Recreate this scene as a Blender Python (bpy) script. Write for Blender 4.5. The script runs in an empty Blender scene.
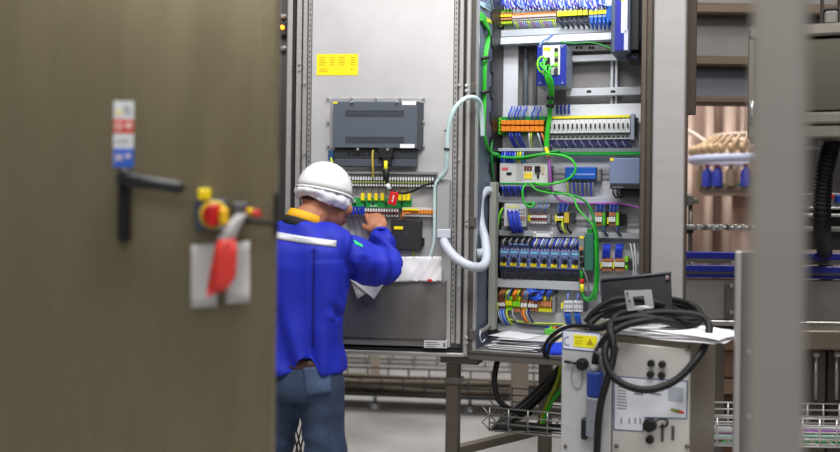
import bpy, bmesh, math, random
from mathutils import Vector, Matrix, noise
random.seed(7)
sc = bpy.context.scene
COL = sc.collection
PI = math.pi
R = math.radians
# ------------------------------------------------------------ camera, world, lights, exposure
FPX, CX, HY, EYE, ROLL = 900.0, 420.0, 199.0, 1.60, 0.0125
cam_data = bpy.data.cameras.new('camera')
cam = bpy.data.objects.new('camera', cam_data); COL.objects.link(cam)
cam_data.sensor_width = 36.0
cam_data.lens = FPX / 840.0 * 36.0
cam_data.shift_y = (HY - 226.0) / 840.0
cam_data.clip_start = 0.05
cam.matrix_world = Matrix.Translation((0, 0, EYE)) @ Matrix.Rotation(PI/2, 4, 'X') @ Matrix.Rotation(ROLL, 4, 'Z')
cam_data.dof.use_dof = True
cam_data.dof.focus_distance = 3.62
cam_data.dof.aperture_fstop = 1.7
sc.camera = cam
sc.view_settings.view_transform = 'Standard'
sc.view_settings.look = 'None'
sc.view_settings.gamma = 1.0
sc.view_settings.use_curve_mapping = False
sc.view_settings.exposure = 0.0
world = bpy.data.worlds.new('hall_light'); sc.world = world
world.use_nodes = True
bg = world.node_tree.nodes['Background']
bg.inputs['Color'].default_value = (0.80, 0.80, 0.82, 1)
bg.inputs['Strength'].default_value = 0.17

def area(name, loc, target, sx, sy, power, color=(1, 1, 1)):
    d = bpy.data.lights.new(name, 'AREA'); d.shape = 'RECTANGLE'
    d.size, d.size_y, d.energy, d.color = sx, sy, power, color
    o = bpy.data.objects.new(name, d); COL.objects.link(o)
    o.location = loc
    o.rotation_euler = (Vector(target) - Vector(loc)).to_track_quat('-Z', 'Y').to_euler()
    return o
area('hall_light_aisle', (0.5, 1.1, 4.6), (0.3, 3.4, 1.2), 2.6, 0.9, 150, (1.0, 0.98, 0.97))
area('fill_light_rear', (0.2, -1.6, 3.6), (0.2, 3.0, 1.2), 2.6, 1.2, 42, (1.0, 0.98, 0.95))  # added fill behind the camera, brightens surfaces that face it
area('hall_light_left', (-1.6, 1.9, 4.4), (0.0, 3.4, 1.3), 1.6, 0.8, 50, (1.0, 0.98, 0.96))
area('hall_light_far', (0.6, 7.5, 4.8), (0.4, 7.3, 0), 3.5, 2.0, 150, (1.0, 0.98, 0.95))
area('fill_light_machine', (2.7, 3.1, 4.6), (1.8, 4.8, 0.8), 1.8, 0.8, 85, (1.0, 0.96, 0.92))  # added fill, brightens the machine beams and conveyor
area('machine_light', (2.9, 7.6, 2.6), (2.4, 8.2, 1.4), 0.9, 0.5, 8, (1.0, 0.92, 0.86))
area('cabinet_light', (0.52, 3.46, 2.72), (0.60, 3.85, 1.9), 0.5, 0.08, 4.5, (0.86, 0.93, 1.0))

# ------------------------------------------------------------ materials
MATS = {}
def lin(c):
    c = c / 255.0
    return c / 12.92 if c <= 0.04045 else ((c + 0.055) / 1.055) ** 2.4
def mat(name, rgb, rough=0.5, metal=0.0, var=0.0, scale=20.0, stretch=(1, 1, 1), bump=0.0, alpha=1.0, emit=None, spec=None, rvar=0.0):
    if name in MATS: return MATS[name]
    m = bpy.data.materials.new(name); m.use_nodes = True
    nt = m.node_tree; b = nt.nodes['Principled BSDF']
    col = (lin(rgb[0]), lin(rgb[1]), lin(rgb[2]), 1)
    b.inputs['Base Color'].default_value = col
    b.inputs['Roughness'].default_value = rough
    b.inputs['Metallic'].default_value = metal
    if spec is not None: b.inputs['Specular IOR Level'].default_value = spec
    if alpha < 1: b.inputs['Alpha'].default_value = alpha
    if emit:
        b.inputs['Emission Color'].default_value = col; b.inputs['Emission Strength'].default_value = emit
    if var or bump or rvar:
        tc = nt.nodes.new('ShaderNodeTexCoord'); mp = nt.nodes.new('ShaderNodeMapping')
        nz = nt.nodes.new('ShaderNodeTexNoise'); mp.inputs['Scale'].default_value = stretch
        nz.inputs['Scale'].default_value = scale; nz.inputs['Detail'].default_value = 4
        nt.links.new(tc.outputs['Object'], mp.inputs['Vector']); nt.links.new(mp.outputs['Vector'], nz.inputs['Vector'])
        if var:
            rp = nt.nodes.new('ShaderNodeValToRGB')
            rp.color_ramp.elements[0].position = 0.3; rp.color_ramp.elements[1].position = 0.7
            rp.color_ramp.elements[0].color = tuple(max(0, x*(1-var)) for x in col[:3]) + (1,)
            rp.color_ramp.elements[1].color = tuple(min(1, x*(1+var)) for x in col[:3]) + (1,)
            nt.links.new(nz.outputs['Fac'], rp.inputs['Fac']); nt.links.new(rp.outputs['Color'], b.inputs['Base Color'])
        if rvar:
            mr = nt.nodes.new('ShaderNodeMapRange')
            mr.inputs['To Min'].default_value = max(0.05, rough - rvar); mr.inputs['To Max'].default_value = rough + rvar
            nt.links.new(nz.outputs['Fac'], mr.inputs['Value']); nt.links.new(mr.outputs['Result'], b.inputs['Roughness'])
        if bump:
            bp = nt.nodes.new('ShaderNodeBump'); bp.inputs['Strength'].default_value = bump; bp.inputs['Distance'].default_value = 0.01
            nt.links.new(nz.outputs['Fac'], bp.inputs['Height']); nt.links.new(bp.outputs['Normal'], b.inputs['Normal'])
    MATS[name] = m
    return m
steel = mat('brushed_steel', (178, 176, 174), 0.42, 0.55, 0.05, 6, (1, 1, 14), rvar=0.06)
steel_door = mat('door_sheet_steel', (205, 204, 205), 0.40, 0.45, 0.05, 5, (1, 1, 1), rvar=0.08)
steel_dark = mat('dark_steel', (112, 108, 103), 0.42, 0.6, 0.06, 8, (1, 1, 10))
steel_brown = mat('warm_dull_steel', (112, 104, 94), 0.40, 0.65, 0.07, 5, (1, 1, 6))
steel_fore = mat('olive_tinted_steel', (148, 138, 110), 0.27, 0.62, 0.05, 3, (6, 6, 1), rvar=0.05)
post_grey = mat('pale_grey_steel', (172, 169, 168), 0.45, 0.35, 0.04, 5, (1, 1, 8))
bright = mat('bright_zinc', (214, 216, 220), 0.3, 0.75)
zinc = mat('galvanised_zinc', (172, 172, 170), 0.4, 0.7, 0.08, 40)
wall_blue = mat('blue_grey_paint', (96, 106, 128), 0.45, 0.1, 0.03, 8)
plate = mat('white_mounting_plate', (214, 216, 222), 0.5, 0.05, 0.03, 12)
backgrey = mat('grey_back_plate', (150, 146, 146), 0.55, 0.2, 0.05, 8)
duct_grey = mat('duct_grey_plastic', (176, 180, 186), 0.5)
black = mat('black_plastic', (22, 22, 24), 0.45)
rubber = mat('black_rubber', (16, 16, 17), 0.55, spec=0.35)
gasket_m = mat('black_gasket', (24, 22, 22), 0.7)
darkgrey = mat('dark_grey_plastic', (62, 66, 74), 0.5)
anthracite = mat('anthracite_steel', (84, 92, 104), 0.5, 0.1)
midgrey = mat('mid_grey_plastic', (128, 132, 138), 0.5)
bluegrey = mat('blue_grey_plastic', (118, 132, 164), 0.5)
white = mat('white_plastic', (228, 230, 232), 0.45)
paperm = mat('white_paper', (235, 234, 238), 0.8, 0, 0.02, 20)
paper2 = mat('grey_white_paper', (205, 204, 206), 0.8)
yellow = mat('signal_yellow', (246, 222, 6), 0.5)
lemon = mat('lemon_yellow', (232, 226, 30), 0.5)
red = mat('signal_red', (205, 28, 26), 0.45)
tagred = mat('tag_red', (226, 62, 56), 0.5, 0, 0.12, 30)
orange = mat('relay_orange', (238, 138, 34), 0.45)
copper = mat('copper_orange', (198, 128, 84), 0.45)
maroon = mat('maroon_plastic', (120, 34, 30), 0.5)
green = mat('cable_green', (52, 190, 46), 0.4)
green2 = mat('dark_cable_green', (18, 140, 48), 0.4)
pcbgreen = mat('circuit_green', (22, 142, 62), 0.45)
teal = mat('dark_teal_plastic', (44, 104, 88), 0.5)
lime = mat('lime_green_plastic', (134, 220, 40), 0.45)
ygreen = mat('yellow_green_wire', (186, 208, 40), 0.45)
blue = mat('royal_blue', (28, 52, 176), 0.45)
wblue = mat('wire_blue', (42, 70, 214), 0.45)
wlblue = mat('light_wire_blue', (120, 150, 226), 0.45)
wnavy = mat('wire_navy', (22, 30, 92), 0.45)
cyanblue = mat('module_blue', (20, 84, 172), 0.4)
purple = mat('cable_purple', (160, 84, 176), 0.45)
wgrey = mat('wire_grey', (150, 152, 160), 0.5)
wwhite = mat('wire_white', (220, 222, 226), 0.5)
wbrown = mat('wire_brown', (158, 94, 60), 0.5)
worange = mat('wire_orange', (240, 138, 30), 0.5)
conduit_w = mat('white_conduit', (214, 220, 226), 0.4)
conduit_g = mat('grey_conduit', (194, 200, 212), 0.45)
mintm = mat('mint_conduit', (196, 222, 222), 0.45)
inkm = mat('grey_print', (110, 110, 112), 0.7)
inky = mat('ochre_print', (176, 148, 10), 0.6)
bluetrim = mat('blue_print', (36, 62, 130), 0.5)
railblue = mat('conveyor_blue', (22, 30, 128), 0.35)
concrete = mat('concrete', (182, 180, 178), 0.5, 0, 0.26, 1.3, (1, 1, 1), bump=0.03, rvar=0.15)
far_wall = mat('far_wall_paint', (150, 138, 130), 0.7, 0, 0.06, 0.6)

# ------------------------------------------------------------ frames (a place's own axes: u along, v into depth, w up)
def ray(px, py):
    dx, dy = px - CX, py - HY
    return (dx + ROLL*dy) / FPX, -(dy - ROLL*dx) / FPX
class Frame:
    def __init__(s, ox, oy, yaw):
        s.o = (ox, oy); s.a = yaw
        s.U = (math.cos(yaw), -math.sin(yaw)); s.V = (math.sin(yaw), math.cos(yaw))
    def world(s, p):
        u, v, w = p
        return Vector((s.o[0] + u*s.U[0] + v*s.V[0], s.o[1] + u*s.U[1] + v*s.V[1], w))
    def pix(s, px, py, v):
        rx, rz = ray(px, py)
        t = (v + s.o[0]*s.V[0] + s.o[1]*s.V[1]) / (rx*s.V[0] + s.V[1])
        X, Y = rx*t - s.o[0], t - s.o[1]
        return (X*s.U[0] + Y*s.U[1], v, EYE + rz*t)
ROOM = Frame(0, 0, 0)
_rx = ray(470, 356)[0]
CZ = 3.55
CAB = Frame(_rx*CZ, CZ, R(19))
DOOR = Frame(_rx*CZ - 0.006, CZ - 0.0, R(6))
_rx = ray(562, 331)[0]
CART = Frame(_rx*2.95, 2.95, R(30))
_rx = ray(277, 226)[0]
FORE = Frame(_rx*1.70, 1.70, R(-7))

# ------------------------------------------------------------ mesh builder
class MB:
    def __init__(s): s.v = []; s.f = []; s.sm = []; s.mi = []; s.m = 0
    def add(s, vs, fs, smooth=False):
        n = len(s.v); s.v += [tuple(p) for p in vs]
        for f in fs: s.f.append([i+n for i in f]); s.sm.append(smooth); s.mi.append(s.m)
        return s
    def box(s, x0, x1, y0, y1, z0, z1, bev=0.0, rot=None, mtx=None):
        x0, x1 = min(x0, x1), max(x0, x1); y0, y1 = min(y0, y1), max(y0, y1); z0, z1 = min(z0, z1), max(z0, z1)
        b = min(bev, 0.45*min(x1-x0, y1-y0, z1-z0))
        if b <= 0:
            vs = [(x, y, z) for x in (x0, x1) for y in (y0, y1) for z in (z0, z1)]
            fs = [(0, 1, 3, 2), (4, 6, 7, 5), (0, 4, 5, 1), (2, 3, 7, 6), (0, 2, 6, 4), (1, 5, 7, 3)]
        else:
            vs = []; idx = {}
            for i in (0, 1):
                for j in (0, 1):
                    for k in (0, 1):
                        X, Y, Z = (x0, x1)[i], (y0, y1)[j], (z0, z1)[k]
                        sx, sy, sz = (b, -b)[i], (b, -b)[j], (b, -b)[k]
                        idx[i, j, k] = len(vs)
                        vs += [(X, Y+sy, Z+sz), (X+sx, Y, Z+sz), (X+sx, Y+sy, Z)]
            fs = []
            for i in (0, 1): fs.append([idx[i, j, k] for j, k in ((0, 0), (0, 1), (1, 1), (1, 0))])
            for j in (0, 1): fs.append([idx[i, j, k]+1 for i, k in ((0, 0), (1, 0), (1, 1), (0, 1))])
            for k in (0, 1): fs.append([idx[i, j, k]+2 for i, j in ((0, 0), (0, 1), (1, 1), (1, 0))])
            for k in (0, 1):
                for j in (0, 1): fs.append([idx[0, j, k]+2, idx[0, j, k]+1, idx[1, j, k]+1, idx[1, j, k]+2])
                for i in (0, 1): fs.append([idx[i, 0, k]+2, idx[i, 0, k], idx[i, 1, k], idx[i, 1, k]+2])
            for i in (0, 1):
                for j in (0, 1): fs.append([idx[i, j, 0], idx[i, j, 0]+1, idx[i, j, 1]+1, idx[i, j, 1]])
            for q in idx.values(): fs.append([q, q+1, q+2])
        if mtx is not None: vs = [tuple(mtx @ Vector(p)) for p in vs]
        return s.add(vs, fs)
    def tube(s, pts, r, seg=8, closed=False, caps=True, smooth=True):
        P = [Vector(p) for p in pts]; n = len(P)
        rs = r if isinstance(r, (list, tuple)) else [r]*n
        vs = []; prev = None
        for i in range(n):
            a = P[i-1] if (i or closed) else P[0]; c = P[(i+1) % n] if (i < n-1 or closed) else P[-1]
            t = (c - a)
            if t.length < 1e-9: t = Vector((0, 0, 1))
            t.normalize()
            if prev is None:
                prev = t.orthogonal().normalized()
            prev = prev - t*prev.dot(t)
            if prev.length < 1e-6: prev = t.orthogonal()
            prev.normalize(); q = t.cross(prev)
            for k in range(seg):
                an = 2*PI*k/seg
                vs.append(P[i] + (prev*math.cos(an) + q*math.sin(an))*rs[i])
        fs = []
        for i in range(n if closed else n-1):
            a, b = i*seg, ((i+1) % n)*seg
            for k in range(seg):
                k2 = (k+1) % seg; fs.append((a+k, a+k2, b+k2, b+k))
        s.add(vs, fs, smooth)
        if caps and not closed:
            m = len(s.v) - n*seg
            s.f.append([m+k for k in range(seg)][::-1]); s.sm.append(False); s.mi.append(s.m)
            s.f.append([m+(n-1)*seg+k for k in range(seg)]); s.sm.append(False); s.mi.append(s.m)
        return s
    def cyl(s, p0, p1, r0, r1=None, seg=14):
        return s.tube([p0, p1], [r0, r0 if r1 is None else r1], seg)
    def rings(s, rows, closed=True, cap=True, smooth=True):
        n = len(rows[0]); vs = [p for r in rows for p in r]; fs = []
        for i in range(len(rows)-1):
            for k in range(n if closed else n-1):
                k2 = (k+1) % n; fs.append((i*n+k, i*n+k2, (i+1)*n+k2, (i+1)*n+k))
        if cap:
            fs.append(tuple(range(n))[::-1]); fs.append(tuple((len(rows)-1)*n+k for k in range(n)))
        return s.add(vs, fs, smooth)
    def ell(s, c, rx, ry, rz, seg=16, rg=10, mtx=None):
        rows = []
        for i in range(1, rg):
            th = PI*i/rg
            row = []
            for k in range(seg):
                an = 2*PI*k/seg
                p = Vector((rx*math.sin(th)*math.cos(an), ry*math.sin(th)*math.sin(an), -rz*math.cos(th)))
                if mtx is not None: p = mtx @ p
                row.append(Vector(c) + p)
            rows.append(row)
        return s.rings(rows)
    def prism(s, poly, y0, y1):  # poly in (x,z)
        n = len(poly)
        vs = [(x, y0, z) for x, z in poly] + [(x, y1, z) for x, z in poly]
        fs = [tuple(range(n)), tuple(range(2*n-1, n-1, -1))] + [(k, k+n, (k+1) % n + n, (k+1) % n) for k in range(n)]
        return s.add(vs, fs)
    def sheet(s, grid, th):  # grid of points -> sheet with a thickness along its normal
        a, b = len(grid), len(grid[0]); vs = []
        G = [[Vector(p) for p in r] for r in grid]; nrm = []
        for i in range(a):
            for j in range(b):
                du = G[min(i+1, a-1)][j] - G[max(i-1, 0)][j]; dv = G[i][min(j+1, b-1)] - G[i][max(j-1, 0)]
                nn = du.cross(dv); nn.normalize(); nrm.append(nn)
        vs = [G[i][j] for i in range(a) for j in range(b)] + [G[i][j] - nrm[i*b+j]*th for i in range(a) for j in range(b)]
        N = a*b; fs = []
        for i in range(a-1):
            for j in range(b-1):
                q = (i*b+j, i*b+j+1, (i+1)*b+j+1, (i+1)*b+j); fs.append(q); fs.append(tuple(x+N for x in q[::-1]))
        edge = [i*b for i in range(a)] + [(a-1)*b+j for j in range(1, b)] + [i*b+b-1 for i in range(a-2, -1, -1)] + [j for j in range(b-2, 0, -1)]
        for k in range(len(edge)):
            p, q = edge[k], edge[(k+1) % len(edge)]; fs.append((p, q, q+N, p+N))
        return s.add(vs, fs, True)
    def base(s):
        xs, ys, zs = zip(*s.v)
        return ((min(xs)+max(xs))/2, (min(ys)+max(ys))/2, min(zs))
    def mesh(s, name, mats, org=(0, 0, 0)):
        me = bpy.data.meshes.new(name)
        me.from_pydata([(x-org[0], y-org[1], z-org[2]) for x, y, z in s.v], [], s.f)
        for m in (mats if isinstance(mats, (list, tuple)) else [mats]): me.materials.append(m)
        me.polygons.foreach_set('use_smooth', s.sm); me.polygons.foreach_set('material_index', s.mi)
        bm = bmesh.new(); bm.from_mesh(me); bmesh.ops.recalc_face_normals(bm, faces=bm.faces[:]); bm.to_mesh(me); bm.free()
        me.update(); return me

def smooth_path(pts, sub=6, closed=False):
    P = [Vector(p) for p in pts]; n = len(P); out = []
    if n < 3: return P
    for i in range(n if closed else n-1):
        p0 = P[i-1] if (i or closed) else P[0]*2 - P[1]
        p1, p2 = P[i], P[(i+1) % n]
        p3 = P[(i+2) % n] if (i < n-2 or closed) else P[-1]*2 - P[-2]
        for k in range(sub):
            t = k/sub
            out.append(0.5*((2*p1) + (p2-p0)*t + (2*p0-5*p1+4*p2-p3)*t*t + (3*p1-p0-3*p2+p3)*t**3))
    if not closed: out.append(P[-1])
    return out

INFO = {}
def tag(o, label, cat, group=None, kind=None):
    if label: o['label'] = label
    if cat: o['category'] = cat
    if group: o['group'] = group
    if kind: o['kind'] = kind
def T(name, label, cat, fr, org, group=None, kind=None):
    o = bpy.data.objects.new(name, None); COL.objects.link(o)
    o.empty_display_size = 0.05
    o.location = fr.world(org); o.rotation_euler = (0, 0, -fr.a)
    tag(o, label, cat, group, kind); INFO[o.name] = (fr, tuple(org)); return o
def part(t, name, mb, mats, label=None, kind=None):
    fr, org = INFO[t.name]
    o = bpy.data.objects.new(name, mb.mesh(name, mats, org)); COL.objects.link(o)
    o.parent = t; INFO[o.name] = (fr, org)
    if label: o['label'] = label
    if kind: o['kind'] = kind
    return o
def S(name, label, cat, fr, mb, mats, group=None, org=None, kind=None):
    org = org or mb.base()
    o = bpy.data.objects.new(name, mb.mesh(name, mats, org)); COL.objects.link(o)
    o.location = fr.world(org); o.rotation_euler = (0, 0, -fr.a)
    tag(o, label, cat, group, kind); INFO[o.name] = (fr, tuple(org)); return o
def dup(root, du=0, dv=0, dw=0, label=None):
    fr, org = INFO[root.name]
    def cp(o, par):
        c = o.copy(); COL.objects.link(c)
        if par: c.parent = par
        for ch in list(o.children): cp(ch, c)
        return c
    c = cp(root, None)
    no = (org[0]+du, org[1]+dv, org[2]+dw)
    c.location = fr.world(no); INFO[c.name] = (fr, no)
    if label: c['label'] = label
    return c
def pb(mb, fr, x0, y0, x1, y1, vf, vb, bev=0.0, vpix=None):
    """box whose front face (at depth vf) spans the given picture rectangle"""
    xm, ym = (x0+x1)/2, (y0+y1)/2; vp = vf if vpix is None else vpix
    a, b = fr.pix(x0, ym, vp)[0], fr.pix(x1, ym, vp)[0]
    c, d = fr.pix(xm, y1, vp)[2], fr.pix(xm, y0, vp)[2]
    return mb.box(a, b, vf, vb, c, d, bev)
def path(fr, pts, sub=6):
    return smooth_path([fr.pix(*p) for p in pts], sub)
def wire(name, label, cat, fr, pts, r, m, group=None, seg=6, sub=6):
    if name == 'wire' and fr is CAB: r *= 0.84
    mb = MB(); mb.tube(path(fr, pts, sub), r, seg)
    return S(name, label, cat, fr, mb, m, group)
def bolt(mb, p, r=0.006, h=0.006, seg=6):
    mb.cyl((p[0], p[1], p[2]), (p[0], p[1]-h, p[2]), r, r*0.8, seg)
# ------------------------------------------------------------ setting
def struct(name, mb, m):
    o = bpy.data.objects.new(name, mb.mesh(name, m)); COL.objects.link(o); o['kind'] = 'structure'; return o
struct('floor', MB().box(-7, 8, -1.5, 12.5, -0.1, 0), concrete)
struct('wall_back', MB().box(-7, 8, 12.3, 12.5, 0, 6.0), far_wall)
struct('wall_right', MB().box(8, 8.2, -1.5, 12.5, 0, 6.0), far_wall)
struct('wall_left', MB().box(-7.2, -7, -1.5, 12.5, 0, 6.0), far_wall)

# ------------------------------------------------------------ control cabinet with its open door
P = CAB.pix
VP = 0.40                                   # depth of the mounting plate
BD = 0.62                                   # cabinet depth
uL = P(475, 226, 0)[0]; uR = P(650, 226, 0)[0]
wB = P(500, 352.5, 0)[2]; wT = 3.0
cab = T('control_cabinet', 'open stainless control cabinet on legs, full of coloured wiring and terminals', 'electrical cabinet', CAB, ((uL+uR)/2, BD/2, 0))
mb = MB(); mb.box(uL, uL+0.004, 0.012, BD, wB, wT); part(cab, 'side_panel', mb, wall_blue, 'blue-grey inner side wall')
mb = MB(); mb.box(uR-0.004, uR, 0.012, BD, wB, wT); part(cab, 'side_panel', mb, steel_dark)
mb = MB(); mb.box(uL, uR, 0.458, 0.462, wB, wT); part(cab, 'back_panel', mb, backgrey)
mb = MB(); mb.box(uL, uR, BD-0.004, BD, wB, wT); part(cab, 'rear_cover', mb, steel)
mb = MB(); mb.box(uL, uR, 0.012, BD, wB-0.03, wB); part(cab, 'bottom_panel', mb, steel)
mb = MB(); mb.box(uL, uR, 0.012, BD, wT, wT+0.03); part(cab, 'top_panel', mb, steel)
mb = MB()
pb(mb, CAB, 470.3, -120, 475, 358, -0.004, 0.05, 0.002)
part(cab, 'frame_post', mb, steel_dark, 'steel frame post beside the hinges, shade painted in')  # dark steel stands in for the post and gap lying in shadow
mb = MB(); pb(mb, CAB, 475, -120, 478, 355, -0.002, 0.012, 0.001); part(cab, 'door_seal_lip', mb, bright)
mb = MB(); pb(mb, CAB, 640.5, -120, 646, 362, -0.012, 0.05, 0.003); pb(mb, CAB, 646, -120, 650.5, 362, 0.0, 0.05)
part(cab, 'frame_post', mb, steel_brown, 'brownish steel frame post on the closed side')
mb = MB(); mb.box(P(470.3, 226, 0)[0], uR, -0.006, 0.012, wB-0.035, wB, 0.003); mb.box(P(470.3, 226, 0)[0], uR, -0.012, 0.0, wB-0.006, wB+0.001)
part(cab, 'bottom_sill', mb, steel_dark)
# mounting plates
ua = P(496.5, 226, VP)[0]; ub = uR-0.01
mb = MB(); mb.box(ua, ub, VP, VP+0.004, P(560, 43, VP)[2], wT-0.02); part(cab, 'mounting_plate', mb, plate)
mb = MB(); mb.box(ua, ub, VP, VP+0.004, P(560, 345, VP)[2], P(560, 105, VP)[2]); part(cab, 'mounting_plate', mb, plate)
mb = MB(); pb(mb, CAB, 497, 40, 518, 108, VP+0.002, VP+0.006); part(cab, 'mounting_plate', mb, plate)
# black notched edge between the side wall and the plate
def wall_v(px):
    lo, hi = 0.0, 0.6
    for _ in range(40):
        m_ = (lo+hi)/2
        if P(px, 226, m_)[0] > uL+0.004: lo = m_
        else: hi = m_
    return lo
mb = MB(); va = wall_v(490.2)
mb.box(uL+0.004, uL+0.009, va, VP, wB+0.02, wT)
for k in range(24): mb.box(uL+0.004, uL+0.010, va-0.035, va, wB+0.18+k*0.105, wB+0.225+k*0.105)
part(cab, 'cable_channel', mb, black, 'black notched cable channel')
# legs
def leg(px0, px1, v0, v1, w1, name='leg'):
    a, b = P(px0, 400, v0)[0], P(px1, 400, v0)[0]
    m = MB(); m.box(a, b, v0, v1, 0.0, w1, 0.004); m.box(a-0.02, b+0.02, v0-0.02, v1+0.02, 0, 0.01); return part(cab, name, m, steel_brown)
w_leg = wB-0.03
l1 = P(452, 400, 0.03)
leg(445.5, 457.5, 0.03, 0.08, w_leg); leg(538, 550.5, 0.52, 0.57, w_leg)
leg(640, 651, 0.03, 0.08, w_leg)
mb = MB(); pb(mb, CAB, 440, 357, 478, 364, 0.02, 0.10, 0.003); part(cab, 'leg_bracket', mb, steel_dark)
mb = MB(); pb(mb, CAB, 444, 378, 459, 384, 0.022, 0.088, 0.002); mb.cyl(P(461, 381, 0.03), (P(461, 381, 0.03)[0], 0.05, P(461, 381, 0.03)[2]), 0.008); part(cab, 'leg_clamp', mb, steel_dark)
wbz = P(455, 452, 0.05)[2]
mb = MB(); pa = Vector((P(452, 450, 0.055)[0], 0.055, wbz)); pe = Vector((P(544, 420, 0.545)[0], 0.545, wbz))
mb.tube([pa, pe], 0.024, 4, smooth=False); part(cab, 'cross_brace', mb, steel_brown)
# the door: inner face at v=0 of DOOR's frame, towards us
D = DOOR.pix
door = T  # (kept as a part below)
dmb = MB()
dw0 = D(400, 354.5, 0)[2]; dw1 = wT
dl, dr = D(285, 226, 0)[0], D(468.5, 226, 0)[0]
def dbox(mb, x0, x1, v0, v1, w0, w1, bev=0.0):
    return mb.box(D(x0, 226, v0)[0], D(x1, 226, v0)[0], v0, v1, w0, w1, bev)
# build the door as a child whose own mesh frame is DOOR's
def dpart(par, name, mb, mats, label=None):
    org = INFO_D
    o = bpy.data.objects.new(name, mb.mesh(name, mats, org)); COL.objects.link(o)
    o.parent = par
    if label: o['label'] = label
    return o
INFO_D = (dr, 0.0, 1.0)
mb = MB(); dbox(mb, 285, 468.5, 0.035, 0.045, dw0, dw1)
od = bpy.data.objects.new('door', mb.mesh('door', steel_door, INFO_D)); COL.objects.link(od)
od.parent = cab; od['label'] = 'open cabinet door with steel inner face'
wpos = DOOR.world(INFO_D); lp = wpos - Vector(cab.location); ca = CAB.a
od.location = (lp.x*math.cos(ca) - lp.y*math.sin(ca), lp.x*math.sin(ca) + lp.y*math.cos(ca), lp.z)
od.rotation_euler = (0, 0, CAB.a - DOOR.a)
mb = MB(); dbox(mb, 310, 451.5, 0.0, 0.035, D(380, 345, 0)[2], dw1-0.03); dpart(od, 'inner_sheet', mb, steel_door)
mb = MB()
dbox(mb, 464.2, 468.8, -0.02, 0.035, dw0, dw1, 0.004); dbox(mb, 284.5, 289.8, -0.02, 0.035, dw0, dw1, 0.004)
mb.box(D(284.5, 226, 0)[0], D(468.8, 226, 0)[0], -0.02, 0.035, dw0, D(400, 350.6, 0)[2], 0.004)
dpart(od, 'edge_frame', mb, steel)
mb = MB()
dbox(mb, 462.2, 464.2, -0.012, 0.035, dw0+0.02, dw1); dbox(mb, 290, 293.2, -0.012, 0.035, dw0+0.02, dw1)
mb.box(D(291, 226, 0)[0], D(463.5, 226, 0)[0], -0.012, 0.035, D(400, 350.8, 0)[2], D(400, 347.6, 0)[2])
dpart(od, 'seal', mb, gasket_m, 'black rubber door seal')
mb = MB()
for x0, x1, z in ((457, 461.8, -0.014), (452, 456.2, -0.004), (294, 299, -0.014), (300.5, 305.2, -0.004)):
    dbox(mb, x0, x1, z, 0.035, dw0+0.05, dw1, 0.003)
dpart(od, 'channel', mb, steel)
for x in (453.6, 307.6):
    mb = MB(); dbox(mb, x-1.4, x+1.4, -0.008, 0.0, dw0+0.09, dw1)
    mb.m = 1
    for k in range(92):
        z = dw0+0.11+k*0.021
        if z < dw1: mb.box(D(x-0.5, 226, -0.008)[0], D(x+0.7, 226, -0.008)[0], -0.0085, -0.007, z, z+0.0065)
    dpart(od, 'perforated_strip', mb, [zinc, gasket_m], 'perforated metal strip')
for y in (88, 222, 340, -40):
    for dy in (-2.5, 2.5):
        mb = MB(); p = D(466.5, y+dy, -0.02); mb.cyl(p, (p[0], p[1]-0.008, p[2]), 0.0075, 0.006, 8); dpart(od, 'hinge_screw', mb, bright)
for y in (64, 70):
    mb = MB(); p = D(299.5, y, -0.014); mb.cyl(p, (p[0], p[1]-0.008, p[2]), 0.006, 0.005, 8); dpart(od, 'hinge_screw', mb, bright)
for (x, y) in ((459.3, 85), (459, 286), (459, 160), (304.5, 83), (304.5, 153)):
    mb = MB(); p = D(x, y, -0.012); mb.cyl(p, (p[0], p[1]-0.01, p[2]), 0.006, 0.005, 8); dpart(od, 'stud', mb, bright)
for y in (88, 222, 335, -40):
    mb = MB(); pb(mb, CAB, 469, y-5, 475.5, y+5, -0.012, 0.0, 0.002); part(cab, 'hinge_plate', mb, steel_dark)
# lower document pocket sheet of the door
mb = MB(); pb(mb, DOOR, 338, 281, 446, 341, -0.030, -0.027, 0.001); pb(mb, DOOR, 338, 338, 446, 341, -0.030, 0.0); pb(mb, DOOR, 338, 281, 339, 341, -0.030, 0.0); pb(mb, DOOR, 445, 281, 446, 341, -0.030, 0.0)
S('document_pocket', 'wide flat steel document pocket on the open door below the papers', 'document pocket', DOOR, mb, mat('painted_reflection_steel', (150, 148, 147), 0.30, 0.7, 0.35, 4, (1.2, 1, 0.6), rvar=0.12))  # dark base and strong mottling paint patchy reflections onto the sheet

# ------------------------------------------------------------ things on the door
def lines(mb, fr, x0, y0, x1, y1, n, v, frac=0.45, th=0.0006):
    for k in range(n):
        y = y0 + (y1-y0)*(k+0.5)/n; h = (y1-y0)/n*frac
        pb(mb, fr, x0, y-h/2, x0+(x1-x0)*(0.7+0.3*random.random()), y+h/2, v-th, v)
t = T('warning_label', 'yellow notice with small print stuck high on the open door', 'label', DOOR, D(337, 75, 0.0))
mb = MB(); pb(mb, DOOR, 316.6, 54, 358, 75.4, -0.0012, 0.0); part(t, 'sheet', mb, yellow)
mb = MB()
for x0, x1 in ((319, 327), (330, 336), (339, 346.5), (351, 356)): lines(mb, DOOR, x0, 56.5, x1, 66, 4, -0.0012, 0.25)
lines(mb, DOOR, 319, 68, 328, 72, 2, -0.0012, 0.3); lines(mb, DOOR, 351, 68, 353, 70, 1, -0.0012)
part(t, 'print', mb, inky, 'faint rows of print')
t = T('type_label', 'small pale grey type label low on the open door', 'label', DOOR, D(435, 349, 0))
mb = MB(); pb(mb, DOOR, 424, 340.5, 447, 348, -0.032, 0.0); part(t, 'sheet', mb, paper2)
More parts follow.
